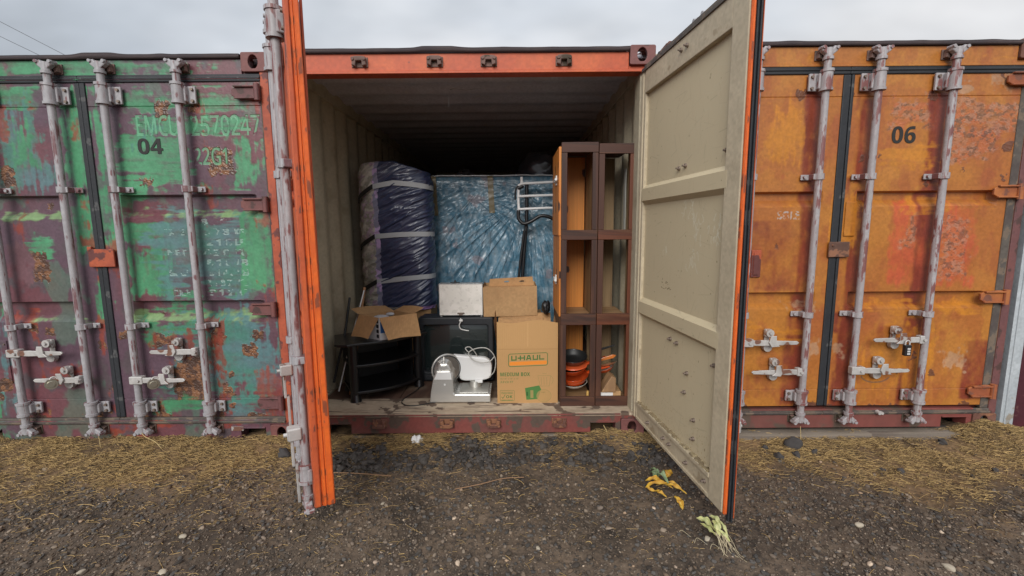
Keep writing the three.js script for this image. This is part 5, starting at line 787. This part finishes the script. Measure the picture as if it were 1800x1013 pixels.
// rolled bedding bundle: navy cover under clear wrap, three grey straps
{
  const plan0 = [[0.135, -1.18], [0.155, -1.10], [0.21, -1.01], [0.305, -0.955], [0.335, -0.950], [0.45, -0.938], [0.60, -0.935], [0.70, -0.948], [0.775, -0.985], [0.808, -1.06], [0.80, -1.16], [0.74, -1.26], [0.5, -1.32], [0.26, -1.27]];
  const cv = new THREE.CatmullRomCurve3(plan0.map(([x, z]) => new THREE.Vector3(x, 0, z)), true, 'centripetal'), NU = 340, ring = cv.getSpacedPoints(NU), per = cv.getLength(), cx = 0.5, cz = -1.12;
  let sEdge = 0, best = 9; ring.forEach((p, i) => { const d = Math.hypot(p.x - 0.325, p.z + 0.954); if (d < best) { best = d; sEdge = i / NU; } });
  const Y0 = 0.735, Y1 = 2.018, NV = 250;
  const wr = (u, y) => { const x = u * per; const r1 = 1 - Math.abs(2 * fbm((x * 0.9 + y * -0.42) * 5 + 3, (y * 0.9 + x * 0.0 - x * 0.42) * 17, 3) - 1), r2 = 1 - Math.abs(2 * fbm((x * 0.9 - y * 0.42) * 12 + 30, (y * 0.9 - x * 0.5) * 40, 2) - 1); return 0.020 * Math.pow(r1, 3) + 0.007 * Math.pow(r2, 2.5) + 0.02 * (fbm(x * 3, y * 3, 3) - 0.5); };
  const strapY = (x, i) => [1.818, 1.390, 0.992][i] + (x < 0.33 ? (x - 0.33) * 0.55 : 0.022 * Math.sin((x - 0.33) / 0.47 * Math.PI * 0.55) + [0.045, 0.0, 0.02][i] * (x - 0.33) / 0.47);
  const squeeze = (x, y) => { let q = 0; for (let i = 0; i < 3; i++) q += Math.exp(-Math.pow((y - strapY(x, i)) / 0.05, 2)); return q; };
  const at = (u, y, v) => { const p = ring[Math.round(u * NU) % (NU + 1)], dx = p.x - cx, dz = p.z - cz, d = Math.hypot(dx, dz); let k = 1 + (wr(u, y) - 0.012) / d - 0.018 * squeeze(p.x, y); const top = sst(1.88, 2.03, y), bot = sst(0.80, 0.72, y); k *= 1 - 0.07 * top * top - 0.05 * bot; const slope = (p.x > 0.5 ? (p.x - 0.5) * -0.26 : 0) * sst(1.3, 2.0, y); return [cx + dx * k, y + slope, cz + dz * k]; };
  const t = thing('bedding_bundle', 'tall rolled navy bedding bundle in clear plastic wrap held by three grey straps', 'bundle', [0, 0, 0]);
  const body = grid(NU, NV, (u, v) => { const y = mix(Y0, Y1, Math.min(1, v / 0.93)), q = at(u, y); if (v > 0.93) { const f = (v - 0.93) / 0.07, s = 1 - f * f * 0.98; return [cx + (q[0] - cx) * s, q[1] + 0.03 * Math.sin(f * 1.57), cz + (q[2] - cz) * s]; } return q; });
  const tex = colorTex(1024, 1024, (u, v, o) => {
    const x = (u - sEdge) * per, y = v, n = fbm(u * 50, v * 40, 4), fl = fbm(u * 34 + 9, v * 30, 4), k = fbm(u * 90, v * 80, 3);
    if (x < -0.004 || u > 0.93) { const w = sst(0.42, 0.58, fl), p = sst(0.58, 0.64, n); o[0] = mix(mix(0.50, 0.30, w), 0.40, p); o[1] = mix(mix(0.47, 0.29, w), 0.30, p); o[2] = mix(mix(0.42, 0.25, w), 0.38, p); const c = 0.75 + 0.5 * k; o[0] *= c; o[1] *= c; o[2] *= c; }
    else if (x < 0.040) { const b = sst(0.50, 0.56, fbm(u * 20, v * 16, 3)); o[0] = mix(0.50, 0.22, b); o[1] = mix(0.36, 0.22, b); o[2] = mix(0.62, 0.32, b); }
    else { const g = 0.8 + 0.4 * k; o[0] = 0.026 * g; o[1] = 0.036 * g; o[2] = 0.088 * g; if (v < 0.022 && x > 0.36) { o[0] = 0.34; o[1] = 0.2; o[2] = 0.42; } else if (v < 0.02) { o[0] = 0.24; o[1] = 0.22; o[2] = 0.2; } }
  });
  part('cover', body, phy({ map: tex, roughness: 0.5, clearcoat: 0.8, clearcoatRoughness: 0.26 }), t, true);
  const mS = std({ color: L3(0.42, 0.44, 0.46), roughness: 0.5 }), mSd = std({ color: L3(0.012, 0.012, 0.012), roughness: 0.6 });
  for (let i = 0; i < 3; i++) {
    const band = (u0, u1, lift = 0.009) => grid(90, 2, (a, b) => { const u = mix(u0, u1, a), p = ring[Math.round(u * NU)], y = strapY(p.x, i) + (b - 0.5) * 0.042, dx = p.x - cx, dz = p.z - cz, d = Math.hypot(dx, dz), q = at(u, strapY(p.x, i)); const k = 1 + lift / d - 0.008; return [cx + dx * k, y + (q[1] - strapY(p.x, i)), cz + dz * k]; });
    const s = part('strap', band(sEdge + 0.001, 0.62), mS, t, true); part('strap', band(0.0, sEdge + 0.004, 0.016), mSd, s, true);
    if (i === 2) part('tape', grid(10, 1, (a, b) => { const p = ring[Math.round((sEdge + 0.09 + a * 0.035) * NU)]; const k = 1.012; return [cx + (p.x - cx) * k, strapY(p.x, 2) + (b - 0.5) * 0.05, cz + (p.z - cz) * k]; }), std({ color: L3(0.16, 0.155, 0.15), roughness: 0.4 }), s, true);
  }
}
single('cardboard_box', [bb(0.13, 0.78, FL, 0.728, -1.34, -1.0, 0.006)], mCard, 'low brown carton under the navy bedding bundle behind the black stand', 'box');
// large mattress in clear plastic
{
  const t = thing('mattress', 'large blue and white mattress wrapped in clear plastic standing at the back', 'mattress', [0.735, FL, -1.36]);
  const W = 1.36, H = 1.79;
  const fold = (x, y) => {                                    // gathers of plastic, fanning down from two pinched spots, and small crumples
    let h = 0; for (const [fx, fy, f, w, ph] of [[0.66, 1.62, 26, 1, 2], [0.98, 1.40, 34, 1.1, 5], [0.2, 1.5, 20, 0.6, 9]]) { const a = Math.atan2(x - fx, fy + 0.25 - y), d = Math.hypot(x - fx, y - fy), r = 1 - Math.abs(2 * fbm(a * f * 0.42 + ph, d * 1.6 + ph, 2) - 1); h += w * 0.020 * Math.pow(r, 4) * sst(0.10, 0.4, d) * sst(1.5, 0.5, d) * (y < fy + 0.05 ? 1 : 0.25); }
    const r3 = 1 - Math.abs(2 * fbm(x * 9 + y * 3 + 4, y * 12 - x * 4 + 2, 3) - 1), q = fbm(x * 5, y * 5 + 3, 3);
    return h + 0.010 * Math.pow(r3, 3) * sst(1.0, 1.6, y) + 0.002 * r3 * r3 + 0.03 * (q - 0.5) + 0.004 * Math.sin(x * 26) * Math.sin(y * 26);
  };
  const tex = colorTex(1024, 1024, (u, v, o) => {
    const x = u * W, y = v * H, n = fbm(x * 9, y * 9, 5), s = fbm(x * 24 + 5, y * 20, 4), f = fbm(x * 70, y * 70, 3), st = fbm(x * 40 + y * 6, y * 5, 3), a = sst(0.40, 0.60, n), w = sst(0.50, 0.66, s) * 0.6 + sst(0.52, 0.66, st) * 0.4, p = sst(0.66, 0.72, fbm(x * 7 + 30, y * 7, 4));
    o[0] = mix(mix(0.075, 0.125, a), 0.40, w * 0.45); o[1] = mix(mix(0.185, 0.255, a), 0.46, w * 0.45); o[2] = mix(mix(0.27, 0.35, a), 0.50, w * 0.45);
    o[0] = mix(o[0], 0.36, p * 0.5); o[1] = mix(o[1], 0.28, p * 0.5); o[2] = mix(o[2], 0.30, p * 0.5); for (let i = 0; i < 3; i++) o[i] *= 0.7 + 0.6 * f;
  });
  const mat = phy({ map: tex, roughness: 0.5, clearcoat: 0.85, clearcoatRoughness: 0.24 });
  const face = grid(300, 360, (u, v) => { const x = u * W, y = v * H, e = Math.min(x, W - x, y, H - y), r = 0.05, z = e < r ? -r + Math.sqrt(Math.max(0, r * r - (r - e) * (r - e))) : 0; return [x, y, z + fold(x, y) * sst(0, 0.12, e)]; });
  part('cover', face, mat, t, true);
  const body = part('body', bb(0.004, W - 0.004, 0.004, H - 0.004, -0.24, -0.042, 0.012), mat, t); { const p = body.geometry.attributes.position, uv = body.geometry.attributes.uv; for (let i = 0; i < p.count; i++) uv.setXY(i, (p.getX(i) + p.getZ(i)) / W, p.getY(i) / H); }
  part('plastic_edge', tube(Array.from({ length: 24 }, (_, i) => [0.02 + i / 23 * 1.32, H + 0.004 + 0.012 * (fbm(i * 0.7, 3, 3) - 0.5), -0.02]), 0.007, 120, 6), phy({ color: L3(0.55, 0.57, 0.58), roughness: 0.25, clearcoat: 1 }), t, true);
  for (const [x0, w, y0] of [[0.012, 0.055, 1.42], [0.555, 0.052, 1.44]]) part('tape_strip', grid(3, 24, (u, v) => { const x = x0 + u * w + 0.016 * (1 - v), y = mix(y0, H + 0.002, v); return [x, y, fold(x, y) * 0.5 + 0.018 - (v > 0.95 ? 0.05 * (v - 0.95) * 20 * 0.6 : 0)]; }), std({ color: L3(0.19, 0.155, 0.085), roughness: 0.35 }), t, true);
}
// white tubular frame with black tubes
{
  const t = thing('bed_rail', 'white tubular rail frame on bent black tubes leaning against the mattress', 'rail', [1.575, 0.95, -1.18]);
  const wt = std({ color: L3(0.90, 0.90, 0.90), roughness: 0.35 }), bk = std({ color: L3(0.014, 0.014, 0.016), roughness: 0.35 });
  part('upright', tube([[0.01, 0.66, 0], [0.006, 0.8, 0], [0.012, 0.895, 0]], 0.013, 16, 12), wt, t); part('upright', tube([[0.038, 0.87, 0.002], [0.036, 0.965, 0.002]], 0.013, 8, 12), wt, t);
  for (const [y, dy] of [[0.900, 0.022], [0.792, 0.010], [0.676, 0.012]]) part('rung', tube([[0.006, y - (y === 0.9 ? 0.015 : 0), 0.012], [0.03, y, 0.012], [0.2, y + dy * 0.5, 0.012], [0.44, y + dy, 0.012]], 0.0115, 30, 10), wt, t);
  part('black_tube', tube([[0.085, 0.90, -0.02], [0.082, 0.6, -0.02], [0.055, 0.25, -0.015], [0.035, -0.02, -0.01], [0.02, -0.20, 0]], 0.017, 40, 12), bk, t);
  part('black_tube', tube([[0.06, 0.48, 0.01], [0.035, 0.3, 0.01], [0.0, 0.0, 0.015], [-0.02, -0.2, 0.02]], 0.013, 40, 12), bk, t);
  part('black_tube', tube([[0.006, 0.665, 0.01], [0.008, 0.59, 0.014], [0.05, 0.545, 0.02], [0.11, 0.558, 0.02], [0.21, 0.612, 0.02], [0.28, 0.605, 0.02], [0.36, 0.567, 0.02], [0.44, 0.55, 0.02]], 0.0165, 60, 12), bk, t);
  part('wrap', [cyl([0.05, 0.89, 0], [0.0, 0.86, 0.002], 0.02, 0.02, 12), tube([[0.0, 0.885, 0.02], [-0.02, 0.84, 0.02], [-0.022, 0.76, 0.018]], 0.008, 16, 8)], bk, t);
}
// two shelf units, dark frames with orange pine and pale back boards
const woodDark = std({ map: woodTex([0.062, 0.021, 0.011], [0.036, 0.013, 0.008], [0.13, 0.05, 0.022], { wear: 0.35 }), roughness: 0.62, bumpMap: grainBump, bumpScale: 0.0006 });
const woodDarkRed = std({ map: woodTex([0.12, 0.034, 0.014], [0.07, 0.021, 0.010], [0.17, 0.075, 0.035], { wear: 0.3 }), roughness: 0.45, bumpMap: grainBump, bumpScale: 0.0006 });
const woodOrange = std({ map: woodTex([0.66, 0.25, 0.045], [0.55, 0.18, 0.03], [0.05, 0.018, 0.01], { w: 0.2, knots: [[0.10, 0.72, 0.016], [0.05, 0.86, 0.012], [0.14, 0.30, 0.008], [0.12, 0.48, 0.012], [0.16, 0.12, 0.01]] }), roughness: 0.5 });
const woodPale = std({ map: woodTex([0.26, 0.17, 0.085], [0.21, 0.135, 0.065], [0.12, 0.07, 0.04], { wear: 0.4, w: 0.2, knots: [[0.1, 0.5, 0.01]] }), roughness: 0.65 });
const woodShelf = std({ map: woodTex([0.36, 0.22, 0.11], [0.30, 0.17, 0.08], [0.13, 0.07, 0.04], { wear: 0.3 }), roughness: 0.6 });
function woodUV(m, ox = 0) { const p = m.geometry.attributes.position, n = m.geometry.attributes.normal, uv = m.geometry.attributes.uv; for (let i = 0; i < p.count; i++) { const nz = Math.abs(n.getZ(i)), nx = Math.abs(n.getX(i)); uv.setXY(i, ((nz > 0.6 || nx < 0.6 ? p.getX(i) : p.getZ(i)) + ox) * 5, p.getY(i) * 0.5 + (nz < 0.6 && nx < 0.6 ? p.getZ(i) * 0.5 : 0)); } return m; }
function railUV(m) { const p = m.geometry.attributes.position, uv = m.geometry.attributes.uv, n = m.geometry.attributes.normal; for (let i = 0; i < p.count; i++) uv.setXY(i, (Math.abs(n.getZ(i)) > 0.6 ? p.getY(i) : p.getZ(i)) * 5, p.getX(i) * 0.9 + p.getY(i) * 3); return m; }
function shelfUnit(label, x0, H, right) {
  const t = thing('shelf_unit', label, 'shelf', [x0, FL, -0.13]), W = 0.252, D = 0.49;
  const rails = [[0.0, 0.072], [0.604, 0.685], [1.208, 1.276], [H - 0.068, H]];
  rails.forEach(([a, b], i) => railUV(part('rail', bb(0, W, a, b, -0.022, 0, 0.003), right && i < 3 && i > 0 ? woodDarkRed : woodDark, t)));
  for (const x of [0, W - 0.040]) for (let i = 0; i < 3; i++) woodUV(part('stile', bb(x, x + 0.040, rails[i][1] + 0.0005, rails[i + 1][0] - 0.0005, -0.024, -0.002, 0.003), right && x > 0 ? woodDarkRed : woodDark, t), x0);
  for (const y of [0.022, 0.635, 1.215]) railUV(part('shelf_board', bb(0.010, W - 0.014, y, y + 0.018, -D, -0.024, 0.002), woodShelf, t));
  railUV(part('top_board', bb(0.004, W - 0.004, H - 0.022, H - 0.002, -D, -0.023, 0.002), woodDark, t));
  if (!right) {
    for (const [y0, y1, dx] of [[0.66, 1.235, 0.0], [1.237, H - 0.024, -0.006]]) woodUV(part('side_board', bb(-0.010 + dx, 0.008, y0, y1, -D - 0.004, -0.030, 0.003), woodOrange, t), 0.33);
    woodUV(part('side_board', bb(-0.004, 0.008, 0.02, 0.655, -D, -0.030, 0.003), woodDark, t));
    for (const y of [1.63, 0.915]) part('bracket', [bb(-0.024, -0.015, y - 0.034, y + 0.034, -0.20, -0.15, 0.003), bb(-0.034, -0.018, y - 0.013, y + 0.013, -0.24, -0.11, 0.003), cyl([-0.03, y, -0.12], [-0.03, y, -0.09], 0.010, 0.008, 10)], std({ color: L3(0.7, 0.7, 0.68), roughness: 0.4 }), t);
    woodUV(part('back_board', bb(0.010, 0.234, 0.02, H - 0.03, -D + 0.002, -D + 0.02, 0.002), woodOrange, t), 0.02);
    woodUV(part('side_board', bb(W - 0.012, W - 0.002, 0.64, H - 0.03, -D + 0.02, -0.14, 0.002), woodPale, t));
  } else {
    woodUV(part('back_board', bb(0.012, 0.212, 0.02, H - 0.03, -D + 0.002, -D + 0.02, 0.002), woodPale, t), 0.05);
    woodUV(part('side_board', bb(W - 0.014, W - 0.002, 0.02, H - 0.03, -0.17, -0.03, 0.002), woodPale, t));
    part('paper_strip', [bb(W - 0.02, W - 0.0145, H - 0.58, H - 0.14, -0.26, -0.20, 0.001)], std({ color: L3(0.42, 0.42, 0.38), roughness: 0.8 }), t);
  }
  return t;
}
shelfUnit('left tall shelf unit with dark frame and orange pine boards', 1.862, 1.867, false);
shelfUnit('right tall shelf unit with dark frame and pale back board, beside the right container wall', 2.118, 1.857, true);
// pans and oddments on the bottom shelves
function pan(label, r, h, pos, tilt, mOut, mIn, handle) {
  const t = thing('frying_pan', label, 'pan', pos); t.rotation.set(tilt[0], tilt[1], tilt[2]);
  const L = (pts) => new THREE.LatheGeometry(pts.map((p) => new THREE.Vector2(...p)), 40);
  part('bowl', L([[0.001, 0], [r * 0.62, 0], [r * 0.86, h * 0.35], [r, h], [r + 0.004, h + 0.002], [r + 0.004, h]]), mOut, t, true);
  part('inside', L([[0.001, 0.004], [r * 0.60, 0.004], [r * 0.84, h * 0.38], [r - 0.002, h + 0.001]]), mIn, t, true);
  if (handle) part('handle', [profile([[r - 0.005, h - 0.012], [r + 0.06, h + 0.006], [r + handle, h + 0.02], [r + handle + 0.008, h + 0.028], [r + handle, h + 0.036], [r + 0.05, h + 0.02], [r - 0.005, h + 0.004]], -0.014, 0.014, 0.005)], mOut, t);
}
const enamel = (r, g, b) => phy({ color: L3(r, g, b), roughness: 0.3, clearcoat: 0.7, clearcoatRoughness: 0.1 }), panIn = std({ color: L3(0.014, 0.014, 0.014), roughness: 0.45 });
const SY = FL + 0.04;
pan('lowest pale rimmed orange pan on the left bottom shelf', 0.095, 0.035, [1.985, SY + 0.065, -0.29], [0.16, 0.1, 0.06], enamel(0.75, 0.70, 0.62), panIn, 0);
pan('deep orange pan with a long handle, second from the bottom of the pan pile', 0.108, 0.07, [1.982, SY + 0.085, -0.29], [0.18, 0.12, 0.08], enamel(0.70, 0.085, 0.012), std({ color: L3(0.5, 0.07, 0.015), roughness: 0.4 }), 0.17);
pan('orange pan with black inside near the top of the pan pile', 0.104, 0.055, [1.978, SY + 0.17, -0.29], [0.22, 0.05, 0.12], enamel(0.55, 0.07, 0.014), panIn, 0.15);
pan('black pan with orange rim on top of the pan pile', 0.102, 0.05, [1.976, SY + 0.245, -0.30], [0.24, 0.0, 0.02], enamel(0.02, 0.02, 0.02), panIn, 0);
{ const g = new THREE.TorusGeometry(0.103, 0.006, 8, 48).rotateX(Math.PI / 2); const m = single('orange_lid', [g, new THREE.CylinderGeometry(0.1, 0.1, 0.004, 40)], enamel(0.62, 0.10, 0.03), 'flat orange lid between the two upper pans of the pile', 'lid'); m.position.set(1.978, SY + 0.232, -0.295); m.rotation.set(0.2, 0, 0.06); }
single('plate_rim', [new THREE.CylinderGeometry(0.085, 0.06, 0.014, 40).rotateZ(0.2).rotateX(-0.30).translate(2.235, SY + 0.215, -0.32)], enamel(0.72, 0.30, 0.16), 'tilted orange plate leaning on the pan handles in the right bottom shelf', 'plate');
pan('small pale pan with orange outside tilted in the right bottom shelf', 0.07, 0.03, [2.235, SY + 0.15, -0.36], [-0.15, 0.4, 0.35], enamel(0.62, 0.09, 0.02), enamel(0.7, 0.68, 0.62), 0);
single('serving_spoon', [profile([[0, 0], [0.13, 0.030], [0.15, 0.052], [0.125, 0.058], [-0.004, 0.014]].map(([a, b]) => [a + 2.14, b + SY + 0.255]), -0.255, -0.245, 0.002)], enamel(0.55, 0.16, 0.03), 'flat orange spoon lying across the pans in the right bottom shelf', 'spoon');
single('spatula', [profile([[0, 0], [0.15, 0.05], [0.156, 0.063], [-0.004, 0.02]].map(([a, b]) => [a + 2.135, b + SY + 0.315]), -0.30, -0.29, 0.002), bb(2.12, 2.26, SY + 0.272, SY + 0.284, -0.29, -0.27, 0.003)], M.black, 'black spatula crossing the right bottom shelf above the plate', 'spatula');
single('wooden_wedge', [profile([[2.165, SY + 0.062], [2.268, SY + 0.062], [2.268, SY + 0.165], [2.235, SY + 0.18], [2.19, SY + 0.11]], -0.26, -0.14, 0.004)], woodShelf, 'light wooden wedge standing on a box in the right bottom shelf', 'wedge');
{ const t = thing('small_box', 'small carton with a white label in the right bottom shelf', 'box', [2.16, SY, -0.16]); part('body', bb(0, 0.15, 0, 0.060, -0.13, 0, 0.002), mCard, t); part('white_label', bb(0.002, 0.092, 0.004, 0.052, 0.0, 0.002, 0), std({ color: L3(0.70, 0.69, 0.67), roughness: 0.8 }), t); }
single('wooden_peg', [cyl([2.075, SY, -0.2], [2.075, SY + 0.05, -0.2], 0.013, 0.010, 12)], std({ color: L3(0.6, 0.36, 0.1), roughness: 0.6 }), 'short yellow wooden peg by the pans on the left bottom shelf', 'peg');
// sticks leaning in the left corner
single('metal_pole', [tube([[0.16, 0.2, -0.36], [0.22, 0.55, -0.50], [0.29, 0.95, -0.68]], 0.008, 12, 10)], std({ color: L3(0.5, 0.5, 0.5), roughness: 0.3, metalness: 0.8 }), 'thin shiny pole leaning behind the black stand at the left wall', 'pole');
single('broom_stick', [cyl([0.235, FL, -0.40], [0.235, 0.95, -0.86], 0.012, 0.012, 12)], std({ color: L3(0.42, 0.22, 0.11), roughness: 0.6 }), 'brown wooden broomstick leaning behind the black stand', 'stick');
single('black_strap', [tube([[0.10, 0.25, -0.42], [0.13, 0.40, -0.45], [0.17, 0.62, -0.52], [0.19, 0.9, -0.62]], 0.01, 24, 8)], M.black, 'black cable hanging down the left wall beside the stand', 'cable');
// dim bags above the mattress
function lump(name, label, cat, pos, sc, mat, s0) { const g = mergeVertices(new THREE.IcosahedronGeometry(1, 4).deleteAttribute('uv').deleteAttribute('normal')), p = g.attributes.position; for (let i = 0; i < p.count; i++) { const x = p.getX(i), y = p.getY(i), z = p.getZ(i), r = 1 - Math.abs(2 * fbm(x * 2.5 + s0, y * 2.5 + z * 2 + s0, 3) - 1), k = 0.62 + 0.35 * r + 0.5 * (fbm(x * 1.4 + s0, y * 1.4 - z + s0, 3) - 0.3); p.setXYZ(i, x * k * sc[0], y * k * sc[1], z * k * sc[2]); } g.computeVertexNormals(); const m = single(name, crease(g, 0.9), mat, label, cat); m.position.set(...pos); }
const mBag = phy({ color: L3(0.05, 0.05, 0.06), roughness: 0.35, clearcoat: 0.8, clearcoatRoughness: 0.2 });
lump('plastic_bag', 'dim dark plastic bag piled above the mattress at the right', 'bag', [1.86, 2.02, -1.85], [0.26, 0.22, 0.2], mBag, 3);
lump('plastic_bag', 'small dim bag showing above the top of the mattress left of its middle', 'bag', [1.02, 2.00, -1.9], [0.10, 0.09, 0.1], mBag, 8);
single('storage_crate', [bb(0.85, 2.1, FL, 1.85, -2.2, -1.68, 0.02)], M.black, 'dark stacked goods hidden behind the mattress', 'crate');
lump('black_bag', 'small black bag beside the left shelf unit behind the moving box', 'bag', [1.80, 0.80, -0.66], [0.035, 0.06, 0.05], M.black, 5);
single('cobweb', [tube([[1.10, 2.405, -0.25], [1.12, 2.425, -0.30], [1.2, 2.415, -0.3], [1.27, 2.43, -0.32], [1.31, 2.425, -0.3]], 0.0016, 40, 5), tube([[1.10, 2.405, -0.25], [1.09, 2.36, -0.25], [1.088, 2.29, -0.25]], 0.0008, 20, 5)], std({ color: L3(0.4, 0.4, 0.4), roughness: 0.9 }), 'pale cobweb thread hanging from the container ceiling', 'cobweb');
// padlocks
function padlock(label, pos, round) {
  const t = thing('padlock', label, 'padlock', pos), st = std({ color: L3(0.45, 0.42, 0.34), roughness: 0.3, metalness: 0.8 });
  if (round) { part('body', [cyl([0, 0, -0.012], [0, 0, 0.012], 0.034, 0.034, 28), cyl([0, 0, 0.010], [0, 0, 0.016], 0.024, 0.02, 24)], st, t); part('shackle', new THREE.TorusGeometry(0.018, 0.005, 8, 20, Math.PI).translate(0.012, 0.028, 0), M.bar, t); t.rotation.y = 0.7; }
  else { part('body', bb(-0.021, 0.021, -0.055, 0.02, -0.014, 0.014, 0.006), M.black, t); part('shackle', [new THREE.TorusGeometry(0.014, 0.005, 8, 20, Math.PI).translate(0, 0.034, 0), cyl([-0.014, 0.015, 0], [-0.014, 0.034, 0], 0.005, 0.005, 8), cyl([0.014, 0.015, 0], [0.014, 0.034, 0], 0.005, 0.005, 8)], M.bar, t); for (let i = 0; i < 3; i++) part('dial', bb(-0.010, 0.010, -0.045 + i * 0.017, -0.033 + i * 0.017, 0.0142, 0.018, 0.002), std({ color: L3(0.5, 0.5, 0.5), roughness: 0.4 }), t); }
}
padlock('round brass padlock on the lower left handle of the green container', [-2.4658 + 0.895, 0.44, 0.11], true);
padlock('round brass padlock on the lower right handle of the green container', [-2.4658 + 1.578, 0.435, 0.11], true);
padlock('black combination padlock on the upper handle of the orange container', [2.467 + 1.665, 0.645, 0.11], false);

renderer.render(scene, camera);
